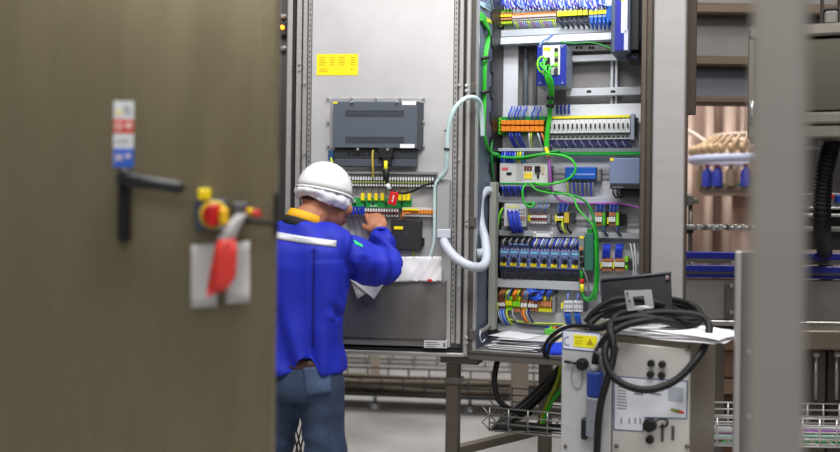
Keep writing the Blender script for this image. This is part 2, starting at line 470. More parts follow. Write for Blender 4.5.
mb = MB(); lines(mb, DOOR, 426, 341.5, 440, 347.5, 3, -0.032, 0.35); pb(mb, DOOR, 443, 343, 445.5, 347, -0.0326, -0.032); part(t, 'print', mb, inkm)
# operator panel rear
t = T('operator_panel', 'dark grey vented rear of an operator panel bolted to the open door', 'operator panel', DOOR, D(376, 166, -0.03))
mb = MB(); pb(mb, DOOR, 330, 98, 424, 149, -0.004, 0.0, 0.001); part(t, 'flange', mb, bright, 'bright metal flange')
mb = MB(); pb(mb, DOOR, 333, 101.5, 417.5, 148, -0.06, -0.004, 0.002); part(t, 'housing', mb, anthracite)
a = D(417.5, 125, -0.06); b = D(423.5, 125, -0.004); z0, z1 = D(417, 149, -0.06)[2], D(417, 101.5, -0.06)[2]
mb = MB(); mb.add([(a[0], -0.06, z0), (a[0], -0.06, z1), (b[0], -0.004, z0), (b[0], -0.004, z1), (a[0]-0.01, -0.004, z0), (a[0]-0.01, -0.004, z1)], [(0, 2, 3, 1), (0, 1, 5, 4), (2, 4, 5, 3), (0, 4, 2), (1, 3, 5)])
part(t, 'side_cover', mb, darkgrey)
for y0 in (110, 136.5):
    mb = MB(); pb(mb, DOOR, 345, y0, 404, y0+7, -0.0608, -0.06); mb.m = 1
    for i in range(30):
        for j in range(3):
            pb(mb, DOOR, 345.8+i*1.95, y0+0.7+j*2.1, 347.0+i*1.95, y0+2.0+j*2.1, -0.0612, -0.0607)
    part(t, 'vent', mb, [mat('vent_grey', (66, 73, 84), 0.5), gasket_m], 'perforated vent field')
mb = MB(); pb(mb, DOOR, 334, 149, 417, 159, -0.045, -0.004, 0.002); part(t, 'connector_bay', mb, mat('bay_dark', (40, 44, 50), 0.5))
mb = MB(); pb(mb, DOOR, 334, 159, 417, 166.5, -0.05, -0.004, 0.002); part(t, 'lower_shelf', mb, mat('shelf_dark', (74, 80, 90), 0.45, 0.1))
mb = MB(); pb(mb, DOOR, 333, 101.8, 337.5, 103.6, -0.0612, -0.06); part(t, 'rating_mark', mb, lemon)
mb = MB(); pb(mb, DOOR, 402, 101, 416, 105, -0.0612, -0.06); part(t, 'sticker', mb, paperm)
mb = MB(); pb(mb, DOOR, 400, 144, 414.5, 148, -0.0612, -0.06); part(t, 'sticker', mb, paperm)
for (x, y) in ((328, 98.5), (351.5, 98.5), (376, 98.5), (400, 98.5), (424, 98.5), (424, 122), (424, 146), (328, 122), (328, 146), (352, 102), (397, 102), (358, 149.5), (388, 149.5)):
    mb = MB(); v = -0.06 if y in (102, 149.5) else -0.004
    p = D(x, y, v); mb.cyl(p, (p[0], p[1]-0.012, p[2]), 0.0055, 0.005, 8); part(t, 'mounting_stud', mb, bright)
mb = MB(); pb(mb, DOOR, 378, 148, 393, 158, -0.07, -0.045, 0.003); pb(mb, DOOR, 382, 155, 391, 166, -0.075, -0.05, 0.003); part(t, 'plug', mb, black)
mb = MB(); pb(mb, DOOR, 328, 150, 333.5, 160, -0.05, -0.004, 0.002); part(t, 'blue_connector', mb, mat('connector_blue', (30, 70, 110), 0.5))
for x in (347, 352, 357, 362, 368):
    mb = MB(); pb(mb, DOOR, x, 150.5, x+3.4, 155, -0.048, -0.045); part(t, 'socket', mb, black)
for nm, pts, m_ in (('yellow cable running down from the operator panel to the upper terminals', [(373, 150, -0.05), (372.5, 158, -0.055), (372.8, 168, -0.055), (373, 178, -0.04)], mat('cable_ochre', (190, 172, 60), .5)),
                    ('short yellow cable at the blue connector of the operator panel', [(331, 158, -0.05), (332, 163, -0.06), (332, 168, -0.055), (334, 176, -0.04)], ygreen)):
    wire('cable', nm, 'cable', DOOR, pts, 0.0045, m_)
wire('power_cable', 'black cable with a ferrite hanging under the operator panel', 'cable', DOOR,
     [(386, 160, -0.075), (386, 176, -0.085), (388, 186, -0.085), (393, 191, -0.08), (402, 193.5, -0.07), (413, 191, -0.07), (424, 185.5, -0.07), (434, 182.5, -0.05)], 0.0052, rubber)
mb = MB(); mb.tube(path(DOOR, [(385.7, 161, -0.08), (385.6, 172, -0.085)]), 0.007, 8); S('cable_sleeve', 'yellow sleeve around the black cable under the operator panel', 'cable sleeve', DOOR, mb, lemon)
mb = MB(); a = Vector(D(386, 169, -0.085)); b = Vector(D(386.2, 181, -0.085)); mb.tube([a, a.lerp(b, .15), a.lerp(b, .85), b], [0.008, 0.0125, 0.0125, 0.008], 10)
S('ferrite', 'black ferrite clamp on the cable below the operator panel', 'ferrite', DOOR, mb, black)
mb = MB(); mb.tube(path(DOOR, [(387, 184, -0.085), (389.8, 189.5, -0.083)]), 0.0085, 8); S('cable_marker', 'white marker sleeve on the black cable', 'cable marker', DOOR, mb, wwhite)
mb = MB(); c = Vector(D(393.2, 198.5, -0.088))
mb.box(-0.017, 0.017, -0.004, 0.004, -0.026, 0.026, 0.003, mtx=Matrix.Translation(c) @ Matrix.Rotation(R(14), 4, 'Y'))
mb.m = 1
for k in (-1, 0, 1): mb.box(-0.003, 0.003, -0.0046, -0.004, k*0.009-0.003, k*0.009+0.003, mtx=Matrix.Translation(c) @ Matrix.Rotation(R(14), 4, 'Y'))
S('cable_tag', 'red tag with white marks hanging on the black cable', 'tag', DOOR, mb, [red, wwhite])

# terminal rows on the door
def rail(fr, x0, y0, x1, y1, v, label, m=zinc):
    mb = MB(); pb(mb, fr, x0, y0, x1, y1, v-0.002, v); h = (y1-y0)*0.22
    pb(mb, fr, x0, y0, x1, y0+h, v-0.010, v-0.002); pb(mb, fr, x0, y1-h, x1, y1, v-0.010, v-0.002)
    return S('mounting_rail', label, 'mounting rail', fr, mb, m)
def terminals(fr, x0, x1, n, y0, y1, v, d, mats, label, group, cat='terminal block', bands=((0.0, .30, 0), (.32, .44, 1), (.46, .66, 2), (.70, 1.0, 0)), bw=.84):
    """n narrow terminal blocks side by side; bands = (top, bottom, material index) of the stepped front"""
    ym = (y0+y1)/2; ua, ub = fr.pix(x0, ym, v-d)[0], fr.pix(x1, ym, v-d)[0]; pw = (ub-ua)/n
    z1, z0 = fr.pix((x0+x1)/2, y0, v-d)[2], fr.pix((x0+x1)/2, y1, v-d)[2]; H = z1-z0
    mb = MB()
    mb.box(ua, ua+pw*0.9, v-d*0.55, v-0.0105, z0, z1)
    for t0, t1, mi in bands:
        mb.m = mi
        dep = d*(1.0 - 0.5*abs((t0+t1)/2-0.5))
        mb.box(ua+pw*0.03, ua+pw*(0.03+bw), v-dep, v-d*0.5, z1-H*t1, z1-H*t0)
    root = S('terminal_block', label, cat, fr, mb, mats, group, org=(ua+pw*0.45, v-0.0105, z0))
    out = [root]
    for k in range(1, n): out.append(dup(root, du=k*pw))
    return out
rail(DOOR, 338, 178, 437, 184, 0.0, 'bright rail behind the upper row of grey terminals on the open door')
mb = MB(); pb(mb, DOOR, 344, 171, 437, 174.4, -0.03, 0.0, 0.002); S('label_strip', 'pale strip above the upper row of grey terminals on the open door', 'label strip', DOOR, mb, zinc)
terminals(DOOR, 344, 434.5, 34, 175, 187.5, 0.0, 0.04, [mat('terminal_dark', (92, 94, 96), .5), white, mat('terminal_lime_dull', (160, 172, 96), .5)], 'narrow grey terminal in the upper row on the open door', 'terminals in the upper row on the door',
          bands=((0.0, .14, 0), (.16, .42, 1), (.50, .66, 2), (.72, .9, 1)), bw=.5)
rail(DOOR, 340, 209, 437, 215, 0.0, 'bright rail behind the lower row of terminals on the open door')
terminals(DOOR, 341, 399, 22, 207.5, 216.5, 0.0, 0.045, [mat('terminal_dark', (92, 94, 96), .5), white, maroon], 'narrow pale terminal in the lower row on the open door', 'pale terminals in the lower row on the door', bands=((0.0, .1, 0), (.12, .45, 1), (.5, .72, 2), (.76, 1.0, 1)), bw=.52)
terminals(DOOR, 402, 436.5, 13, 207.5, 216.5, 0.0, 0.045, [mat('terminal_cream', (222, 214, 204), .5), orange, worange], 'orange-marked terminal at the hinge end of the lower door row', 'orange-marked terminals on the door')
mb = MB(); pb(mb, DOOR, 403, 208.5, 418, 210.4, -0.053, -0.046); S('jumper_bar', 'yellow jumper bar along the orange-marked door terminals', 'jumper bar', DOOR, mb, lemon)
for k, x in enumerate((346, 349, 352, 355.5, 359, 362)):
    mb = MB(); pb(mb, DOOR, x, 206.5, x+2.3, 214.5, -0.06, -0.046, 0.001); S('terminal_plug', 'blue plug at the far end of the lower door terminals', 'plug', DOOR, mb, blue, 'blue plugs on the lower door terminals')
t = T('relay_board', 'green circuit board with a row of yellow relays on the open door', 'circuit board', DOOR, D(380, 209, -0.02))
mb = MB(); pb(mb, DOOR, 350, 198, 411.5, 208, -0.024, -0.014); part(t, 'board', mb, pcbgreen)
for x in (360.8, 367.6, 374.2, 380.6, 398, 402.5, 406.5):
    mb = MB(); pb(mb, DOOR, x, 193.2, x+3.4, 200.5, -0.034, -0.020, 0.001); part(t, 'relay', mb, yellow)
mb = MB()
for x in (354, 364, 372, 385, 401): pb(mb, DOOR, x, 201.5, x+1.6, 205.5, -0.030, -0.024)
part(t, 'chips', mb, black)
mb = MB(); pb(mb, DOOR, 352, 199.4, 356, 203, -0.03, -0.024); pb(mb, DOOR, 370, 205.2, 377, 206.8, -0.03, -0.024); part(t, 'markings', mb, mat('pale_green', (140, 196, 150), .5))
for k in range(9):
    x = 349+k*7.2
    wire('wire', 'thin pale wire fanning down behind the green relay board', 'wire', DOOR, [(x+2, 187, -0.012), (x, 193, -0.006), (x-1, 199, -0.010)], 0.0018, wgrey, 'pale wires above the relay board', 5, 4)
for k in range(7):
    x = 340+k*6.0
    wire('wire', 'thin pale wire hanging under the lower door terminals', 'wire', DOOR, [(x, 216, -0.012), (x+2, 225, -0.004), (x+5, 236, -0.004)], 0.0018, wgrey, 'pale wires below the lower door terminals', 5, 4)
t = T('small_controller', 'black flat controller box with a yellow strip on the open door', 'controller', DOOR, D(407, 250, 0))
mb = MB(); pb(mb, DOOR, 391, 220, 421.5, 250, -0.04, 0.0, 0.004); part(t, 'housing', mb, mat('soft_black', (40, 40, 43), .5))
mb = MB(); pb(mb, DOOR, 394, 226.3, 403, 229.3, -0.0412, -0.04); part(t, 'strip', mb, yellow)
mb = MB(); pb(mb, DOOR, 421, 238, 424, 246, -0.03, -0.006, 0.002); part(t, 'side_knob', mb, black)
mb = MB(); pb(mb, DOOR, 405, 231, 409, 235, -0.0408, -0.04); part(t, 'emblem', mb, mat('emblem_grey', (56, 56, 58), .4))
wire('cable', 'yellow-green cable below the black controller on the door', 'cable', DOOR, [(413, 250, -0.012), (413.3, 255, -0.014), (413, 262, -0.012)], 0.004, ygreen)
wire('wire', 'short orange wire above the black controller on the door', 'wire', DOOR, [(402, 221, -0.02), (401, 217, -0.05), (404, 213.5, -0.056), (410, 213, -0.05)], 0.003, worange)
mb = MB(); pb(mb, DOOR, 372, 229, 380.5, 250, -0.035, 0.0, 0.002); pb(mb, DOOR, 373.5, 234, 378.5, 240, -0.042, -0.035, 0.001)
S('small_module', 'dark teal module on the door behind the raised hand', 'module', DOOR, mb, mat('module_teal', (52, 76, 78), .5))
# pale box that the big conduit leaves
t = T('cable_box', 'tall narrow grey cable box near the hinges of the open door', 'cable box', DOOR, D(443, 238, 0))
mb = MB(); pb(mb, DOOR, 436.5, 179, 449.5, 237, -0.055, 0.0, 0.003); part(t, 'cover', mb, mat('box_grey', (160, 162, 162), .45, .1))
mb = MB(); pb(mb, DOOR, 436.8, 229, 450.5, 238.5, -0.058, -0.004, 0.004); part(t, 'outlet_collar', mb, conduit_g)
# conduits bridging door and cabinet
def W(px, py, Z): return ROOM.pix(px, py, Z)
def conduit(name, label, pts, r, m, ribs=True, n=9, cat='conduit'):
    pth = smooth_path([W(*p) for p in pts], n); mb = MB()
    if ribs:
        out = []; rr = []
        L = 0; q = []
        for i in range(len(pth)-1):
            for k in range(3): q.append(pth[i].lerp(pth[i+1], k/3))
        q.append(pth[-1])
        rr = [r*(1.0 if i % 2 else 0.93) for i in range(len(q))]
        mb.tube(q, rr, 12)
    else: mb.tube(pth, r, 12)
    return S(name, label, cat, ROOM, mb, m)
conduit('conduit', 'thick pale grey conduit looping from the door box into the cabinet', [(443, 236, 3.54), (446, 246, 3.49), (456, 258, 3.44), (470, 266, 3.42), (482, 266.5, 3.46), (486.5, 258, 3.52), (485, 240, 3.58), (480.5, 222, 3.62), (479.5, 204, 3.64), (483, 193, 3.66), (490, 191, 3.72), (496, 196, 3.80)], 0.0185, conduit_g, True)
mb = MB(); mb.tube([W(477, 254, 3.55), W(489.5, 252.5, 3.55)], 0.0195, 10); S('conduit_clip', 'grey plastic clip around the thick conduit in the cabinet', 'clip', ROOM, mb, mat('clip_grey', (176, 182, 190), .5))
conduit('conduit', 'thin mint-white conduit arching from the door to the green cables', [(440, 178, 3.50), (446, 170, 3.48), (447, 152, 3.46), (448, 132, 3.45), (453, 112, 3.44), (463, 100, 3.45), (473, 97.5, 3.48), (480, 103, 3.52), (481.8, 116, 3.545), (482.5, 136, 3.56)], 0.0095, mintm, True)
wire('conduit', 'thin mint-white conduit running down beside the grey door box', 'conduit', DOOR, [(440, 178, -0.062), (435.5, 184, -0.06), (434.6, 196, -0.055), (434.4, 222, -0.05), (434, 240, -0.045), (432, 250, -0.04), (429, 259, -0.035)], 0.006, mintm)
for i, y in enumerate((131, 149)):
    mb = MB(); mb.tube([W(447.5-(i*0.6), y-1, 3.455), W(447.3-(i*0.6), y+1, 3.455)], 0.0115, 10); S('cable_tie', 'black tie around the mint conduit, %s' % ('the upper one' if i == 0 else 'the lower one'), 'cable tie', ROOM, mb, black)
# papers in the pocket
def papersheet(fr, corners, name, label, m, th=0.0012, wob=0.004, n=8, group=None):
    c = [Vector(fr.pix(*p)) for p in corners]; grid = []
    sd = random.random()*50
    for i in range(n+1):
        row = []
        for j in range(n+1):
            s_, t_ = i/n, j/n
            p = c[0].lerp(c[1], t_).lerp(c[3].lerp(c[2], t_), s_)
            p = p + Vector((0, wob*noise.noise(p*14 + Vector((sd, 0, 0))), wob*0.7*noise.noise(p*11 + Vector((0, sd, 0)))))
            row.append(p)
        grid.append(row)
    mb = MB(); mb.sheet(grid, th); return S(name, label, 'paper', fr, mb, m, group)
papersheet(DOOR, [(345, 262, -0.050), (392, 262, -0.055), (392, 277, -0.06), (357, 299, -0.075)][:4], 'drawing_sheet', 'white drawing sheet with a folded corner under the worker\'s sleeve', paper2)
mb = MB(); c = [D(346, 276, -0.07), D(386, 276, -0.07), D(384, 284, -0.075), D(374, 299, -0.085)]
mb.add(c + [(p[0], p[1]+0.0012, p[2]) for p in c], [(0, 1, 2, 3), (7, 6, 5, 4), (0, 4, 5, 1), (1, 5, 6, 2), (2, 6, 7, 3), (3, 7, 4, 0)])
S('drawing_sheet', 'white drawing sheet with its corner hanging down over the steel pocket', 'paper', DOOR, mb, paperm)
t = T('drawing', 'creased white wiring drawing sticking out of the door pocket', 'paper', DOOR, D(410, 282, -0.04))
c = [Vector(D(*p)) for p in ((378, 257, -0.045), (441.5, 256.5, -0.045), (441.5, 281.5, -0.045), (378, 282, -0.050))]
grid = []
for i in range(13):
    row = []
    for j in range(25):
        p = c[0].lerp(c[1], j/24).lerp(c[3].lerp(c[2], j/24), i/12)
        row.append(p + Vector((0, 0.010*noise.noise(p*17) + 0.006*abs(math.sin(j*0.9+i*0.5)), 0)))
    grid.append(row)
mb = MB(); mb.sheet(grid, 0.0012); part(t, 'sheet', mb, paperm)
mb = MB(); pb(mb, DOOR, 410, 258.8, 419, 260.2, -0.058, -0.0475); pb(mb, DOOR, 427.5, 279.6, 432, 281.6, -0.06, -0.049); 
mb2 = MB(); pb(mb2, DOOR, 427.5, 279.4, 432, 281.4, -0.061, -0.049); part(t, 'stamp', mb2, red, 'small red stamp')
# ------------------------------------------------------------ inside the cabinet
def duct(x0, y0, x1, y1, label, d=0.06, m=duct_grey, slots=True):
    t = T('wire_duct', label, 'wire duct', CAB, P((x0+x1)/2, y1, VP))
    mb = MB(); pb(mb, CAB, x0, y0, x1, y1, VP-d+0.004, VP, 0.0); part(t, 'trough', mb, m)
    mb = MB(); pb(mb, CAB, x0, y0+0.3, x1, y1-0.3, VP-d, VP-d+0.004, 0.001); part(t, 'cover', mb, m)
    return t
duct(497.5, 27.6, 612, 34.5, 'grey wire duct directly under the topmost terminal row', 0.05)
duct(497.5, 35, 612, 42.3, 'pale grey wire duct below the one under the topmost terminals', 0.058, mat('duct_pale', (206, 210, 216), .5))
duct(494, 148, 548, 151.4, 'short grey wire duct under the orange relays', 0.075)
duct(497.5, 196.5, 640, 203.5, 'grey wire duct crossed by the purple cable', 0.05)
duct(497.5, 231.5, 640, 237.5, 'grey wire duct under the small terminal groups', 0.05, mat('duct_mid', (156, 160, 164), .5))
duct(497, 280.5, 600, 289.5, 'grey wire duct under the motor starters', 0.065)
duct(497.5, 325, 560, 333, 'lowest grey wire duct above the cabinet floor', 0.06)
mb = MB(); pb(mb, CAB, 488.6, 182, 495, 330, 0.17, 0.22, 0.002)
S('wire_duct', 'upright grey wire duct along the side wall edge', 'wire duct', CAB, mb, mat('duct_olive', (150, 152, 142), .5))
mb = MB(); pb(mb, CAB, 548, 152, 641, 155.2, VP-0.075, VP-0.06, 0.001); S('duct_cover', 'long green duct cover under the white breakers', 'duct cover', CAB, mb, green2)
mb = MB(); pb(mb, CAB, 552, 148, 641, 152, VP-0.05, VP, 0.001); S('wire_duct', 'slotted wire duct with painted shade behind the wires under the white breakers', 'wire duct', CAB, mb, mat('duct_painted_shade', (120, 126, 134), .5))  # duct grey darkened to paint the shade behind the wires
# mounting rails and struts
for (x0, y0, x1, y1, lb) in ((500, 12, 612, 19, 'mounting rail behind the topmost terminal row'), (497, 172, 640, 178.5, 'mounting rail behind the white controller and the blue module'),
                             (497, 219, 640, 225, 'mounting rail behind the small terminal groups'), (497, 257, 582, 263, 'mounting rail behind the motor starters'),
                             (594, 263, 641, 269.5, 'mounting rail behind the copper terminals'), (493, 303, 600, 309.5, 'mounting rail behind the lowest terminal row'), (497, 124, 641, 130, 'mounting rail behind the orange relays and white breakers')):
    rail(CAB, x0, y0, x1, y1, VP, lb, bright if y0 > 160 else zinc)
def strut(x0, y0, x1, y1, v, label, holes=None, m=bright):
    t = T('support_strut', label, 'support strut', CAB, P((x0+x1)/2, y1, v))
    mb = MB(); pb(mb, CAB, x0, y0, x1, y1, v, v+0.025, 0.002); part(t, 'profile', mb, m)
    for hx in (holes or []):
        mb = MB(); p = P(hx, (y0+y1)/2, v); mb.cyl((p[0], v-0.001, p[2]), (p[0], v+0.002, p[2]), 0.006, seg=10); part(t, 'hole', mb, gasket_m)
paint = mat('strut_paint', (208, 212, 220), 0.4, 0.15)
strut(563, 45, 613, 50.5, VP-0.01, 'upper grey strut with round holes behind the blue drive module', (577, 581, 590, 593, 608), mat('strut_grey', (186, 186, 184), .5, .2))
strut(566, 54.3, 641, 60.5, VP, 'white strut below the strut with round holes', None, paint)
strut(566, 87.5, 641, 95.5, VP, 'white lower strut beside the blue drive module', (588, 590, 612, 614), paint)
strut(610.5, 40, 613.2, 110, VP+0.026, 'thin upright strut, first of the pair behind the white struts', None, paint)
strut(615, 40, 617.5, 110, VP+0.026, 'thin upright strut, second of the pair behind the white struts', None, paint)
strut(533, 40, 536, 110, VP+0.026, 'thin upright strut behind the green cable bundle', None, mat('strut_dark', (90, 88, 88), .5))
mb = MB(); q = [P(525.5, y, VP+0.02) for y in range(38, 112, 1)]
mb.tube(q, [0.0125 if i % 2 else 0.0105 for i in range(len(q))], 10); S('corrugated_conduit', 'dark corrugated conduit running up behind the plates beside the blue module', 'conduit', CAB, mb, mat('conduit_dark', (92, 98, 104), .5))

# --- topmost row
tg = mat('terminal_beige', (196, 196, 198), .5)
terminals(CAB, 512, 556, 21, 9.5, 21, VP, 0.06, [tg, worange, mat('pink_marker', (236, 190, 180), .5), ygreen], 'narrow terminal with orange and pink strips in the topmost row', 'orange-striped terminals of the topmost row',
          bands=((0.0, .24, 0), (.26, .42, 1), (.44, .64, 2), (.68, .82, 0), (.84, 1.0, 3)))
terminals(CAB, 500.5, 511.5, 4, 9, 23, VP, 0.062, [lime, copper, lemon, ygreen], 'lime and yellow earth terminal at the start of the topmost row', 'earth terminals of the topmost row', bands=((0, .2, 0), (.22, .38, 1), (.4, .55, 2), (.6, .75, 1), (.8, 1, 3)))
terminals(CAB, 557, 588, 6, 7.5, 18.5, VP, 0.066, [white, lemon, wgrey, darkgrey], 'wide white terminal with a yellow marker in the topmost row', 'yellow-marked terminals of the topmost row', bands=((0, .25, 0), (.28, .72, 1), (.76, 1, 3)))
terminals(CAB, 589, 611, 5, 6, 19.5, VP, 0.068, [white, lemon, wlblue, cyanblue], 'white and blue fused terminal at the end of the topmost row', 'fused terminals of the topmost row', bands=((0, .28, 0), (.3, .58, 1), (.6, .8, 2), (.82, 1, 3)))
mb = MB(); pb(mb, CAB, 606, 5.5, 612.5, 22, VP-0.07, VP-0.01, 0.002); S('end_clamp', 'blue end clamp of the topmost terminal row', 'end clamp', CAB, mb, cyanblue)
mb = MB(); pb(mb, CAB, 498.2, 8, 500.2, 24, VP-0.064, VP-0.01, 0.001); S('end_clamp', 'lime end clamp at the start of the topmost terminal row', 'end clamp', CAB, mb, lime)
for k in range(34):
    x = 503+k*3.15; j = random.uniform(-1, 1)
    wire('wire', 'blue wire looping out of the top of the topmost terminals', 'wire', CAB, [(x-1+j, -3, VP-0.02), (x+j*1.5-1.5, 3, VP-0.068), (x+j, 6.5, VP-0.066), (x+0.5, 10, VP-0.045)], 0.0038, wblue if k % 4 else mat('wire_deep_blue', (32, 44, 140), .45), 'blue wires above the topmost terminals', 6, 4)
for k in range(20):
    x = 502+k*5.2; j = random.uniform(-1, 1)
    wire('wire', 'blue wire lying across the loops above the topmost terminals', 'wire', CAB, [(x, 0, VP-0.05), (x+3, 5+j, VP-0.074), (x+7, 7+j*2, VP-0.074), (x+9, 10, VP-0.05)], 0.0036, (wblue, mat('wire_violet', (110, 80, 170), .45), mat('wire_deep_blue', (32, 44, 140), .45), wlblue)[k % 4], 'crossing wires above the topmost terminals', 6, 4)
cols = [wgrey, ygreen, wgrey, purple, wgrey, wlblue]
for k in range(21):
    x = 513+k*2.1
    wire('wire', 'thin wire slanting down from the orange-striped terminals', 'wire', CAB, [(x, 20, VP-0.04), (x+0.6, 22.5, VP-0.055), (x+3, 27, VP-0.05), (x+4, 30, VP-0.03)], 0.0028, cols[k % 6], 'wires below the topmost terminals', 6, 3)
for k in range(6):
    x = 559+k*5.2
    wire('wire', 'black wire curving down from the yellow-marked terminals', 'wire', CAB, [(x, 17, VP-0.05), (x+0.5, 21, VP-0.075), (x+3, 25, VP-0.07), (x+5, 29, VP-0.04)], 0.0055, mat('wire_black', (40, 46, 62), .45), 'black wires below the yellow-marked terminals', 6, 4)
for k in range(5):
    x = 591.5+k*4.1
    wire('wire', 'thick blue wire under the fused terminals', 'wire', CAB, [(x, 18, VP-0.06), (x, 22, VP-0.078), (x+1, 26, VP-0.068), (x+1.5, 29, VP-0.04)], 0.0065, mat('wire_mid_blue', (34, 90, 190), .45), 'blue wires below the fused terminals', 6, 4)
# large drive at the top beside the frame
t = T('servo_drive', 'tall dark drive unit with a blue and white front at the top of the cabinet', 'drive unit', CAB, P(625, 60, VP))
mb = MB(); pb(mb, CAB, 611.5, -70, 631, 52.5, 0.20, VP, 0.004); part(t, 'housing', mb, mat('drive_grey', (74, 84, 104), .45))
mb = MB(); pb(mb, CAB, 615.5, -70, 622, 50.5, 0.196, 0.20, 0.001); pb(mb, CAB, 617.5, 30, 624, 50.5, 0.1962, 0.20); part(t, 'blue_stripe', mb, mat('drive_blue', (30, 40, 150), .4))
mb = MB(); pb(mb, CAB, 621.5, -70, 628, 33, 0.195, 0.20, 0.001); pb(mb, CAB, 624, 30, 628, 50, 0.195, 0.20); part(t, 'white_panel', mb, mat('drive_white', (206, 210, 226), .4))
mb = MB(); pb(mb, CAB, 631, -70, 639.5, 50, 0.22, VP, 0.003); part(t, 'heat_sink', mb, mat('heat_sink_black', (28, 28, 32), .5))
mb = MB(); pb(mb, CAB, 627, 52.5, 639.5, 60, 0.25, VP, 0.004); part(t, 'plug_block', mb, black)
mb = MB(); pb(mb, CAB, 621, -2, 624, 1, 0.194, 0.196); part(t, 'mark', mb, lemon)
for k in range(3):
    mb = MB(); p = P(630+k*3, 57.5, 0.25); mb.cyl(p, (p[0], p[1]-0.008, p[2]), 0.005); part(t, 'plug_screw', mb, wnavy)
wire('wire', 'dark green earth wire crossing in front of the holed strut', 'wire', CAB, [(560, 42, VP-0.06), (575, 43.5, VP-0.06), (590, 42.5, VP-0.06), (605, 46, VP-0.06), (618, 53, VP-0.1), (630, 57, VP-0.14)], 0.0032, green2)
wire('wire', 'blue and white wire curling up to the duct from the blue drive module', 'wire', CAB, [(538, 62, 0.26), (538.5, 50, 0.24), (542, 42, 0.28), (548, 38, VP-0.065), (553, 34, VP-0.062)], 0.0045, wlblue)
# blue drive module with the green cables
t = T('bus_module', 'royal blue and white module with a grey side that the bright green cables plug into', 'module', CAB, P(555, 92, VP))
Mv = 0.24
mb = MB(); pb(mb, CAB, 537, 45, 566, 85.5, Mv, VP, 0.003); part(t, 'housing', mb, mat('module_grey', (142, 152, 172), .5))
mb = MB(); pb(mb, CAB, 536.8, 45, 542.5, 85.5, Mv-0.004, Mv, 0.001); pb(mb, CAB, 560, 45, 566.2, 85.5, Mv-0.004, Mv, 0.001); pb(mb, CAB, 542.5, 75, 560, 85.5, Mv-0.004, Mv, 0.001); part(t, 'blue_front', mb, mat('module_front_blue', (26, 46, 150), .4))
mb = MB(); pb(mb, CAB, 542.5, 45.5, 560, 75, Mv-0.0045, Mv, 0.001); part(t, 'white_front', mb, mat('module_ivory', (214, 214, 206), .45))
mb = MB(); pb(mb, CAB, 543.5, 47.5, 550.5, 50.5, Mv-0.006, Mv-0.004); part(t, 'yellow_label', mb, yellow)
for k in range(3):
    mb = MB(); pb(mb, CAB, 545.5, 57.5+k*5.4, 549.5, 61.5+k*5.4, Mv-0.016, Mv-0.004, 0.001); part(t, 'socket', mb, black)
for k in range(5):
    mb = MB(); pb(mb, CAB, 554.5, 48+k*5, 557.8, 51.2+k*5, Mv-0.010, Mv-0.004); part(t, 'terminal', mb, black if k % 2 == 0 else lime)
mb = MB(); pb(mb, CAB, 554, 69, 557.5, 74, Mv-0.012, Mv-0.004); part(t, 'port', mb, mat('port_dark', (60, 60, 66), .5))
for (x, y) in ((540, 83), (562.5, 83), (540, 46.5), (562.5, 46.5)):
    mb = MB(); p = P(x, y, Mv-0.004); mb.cyl(p, (p[0], p[1]-0.004, p[2]), 0.004, seg=8); part(t, 'screw', mb, bright)
greens = [(545.5, 60.5), (547.5, 65.5), (549, 71), (552.5, 66), (543.5, 63)]
for k, (x, y) in enumerate(greens):
    wire('network_cable', 'bright green cable plugged into the blue module and falling in the bundle', 'cable', CAB,
         [(x+1, y, Mv-0.016), (x-1.5-k*.4, y+2, Mv-0.035-k*0.004), (546+k*1.3, 78, Mv-0.045), (549.6+k*0.9, 90+k*.5, Mv-0.01), (549.0+k*0.8, 100, Mv+0.03), (548.4+k*0.6, 116, 0.31), (546.2+k*0.6, 132, 0.315), (544.5+k*0.8, 150, 0.318)], 0.0052, green, 'green cables of the upright bundle')
wire('network_cable', 'yellowish green cable looping back beside the blue module', 'cable', CAB, [(547, 60, Mv-0.012), (541, 57, Mv-0.035), (537.5, 64, Mv-0.04), (540, 71, Mv-0.04), (545, 74, Mv-0.04), (549, 84, Mv-0.02)], 0.0048, mat('pale_green', (140, 196, 150), .5) if False else lime)
for y in (98, 106):
    mb = MB(); p = P(550.4, y, Mv+0.02 if y < 100 else 0.285); mb.tube([(p[0]-0.001, p[1], p[2]-0.007), (p[0], p[1], p[2]+0.007)], 0.0165, 10)
    S('cable_tie', 'black tie round the green bundle, the %s one' % ('upper' if y < 100 else 'lower'), 'cable tie', CAB, mb, black)
# --- orange relay row
t = T('orange_relay_block', 'bright orange relay block on a green base', 'relay block', CAB, P(522, 136, VP-0.01))
mb = MB(); pb(mb, CAB, 497, 116.5, 545.5, 134.5, VP-0.045, VP-0.0105, 0.001); part(t, 'green_base', mb, pcbgreen, 'green base')
for k in range(9):
    a = 501+k*4.75
    mb = MB(); pb(mb, CAB, a, 120.2, a+4.55, 124.8, VP-0.085, VP-0.045, 0.002); pb(mb, CAB, a, 126, a+4.55, 131.5, VP-0.082, VP-0.045, 0.002); part(t, 'relay', mb, orange)
mb = MB(); pb(mb, CAB, 501, 124.8, 543.5, 126, VP-0.07, VP-0.045); part(t, 'label_gap', mb, maroon)
mb = MB()
for k in range(5): pb(mb, CAB, 496.6, 118+k*3.4, 500.2, 120.6+k*3.4, VP-0.07, VP-0.03, 0.001)
part(t, 'earth_terminal', mb, lime)
mb = MB()
for k in range(6): pb(mb, CAB, 545.5, 117+k*3, 548.5, 119+k*3, VP-0.06, VP-0.02, 0.001)
part(t, 'end_clamp', mb, black)
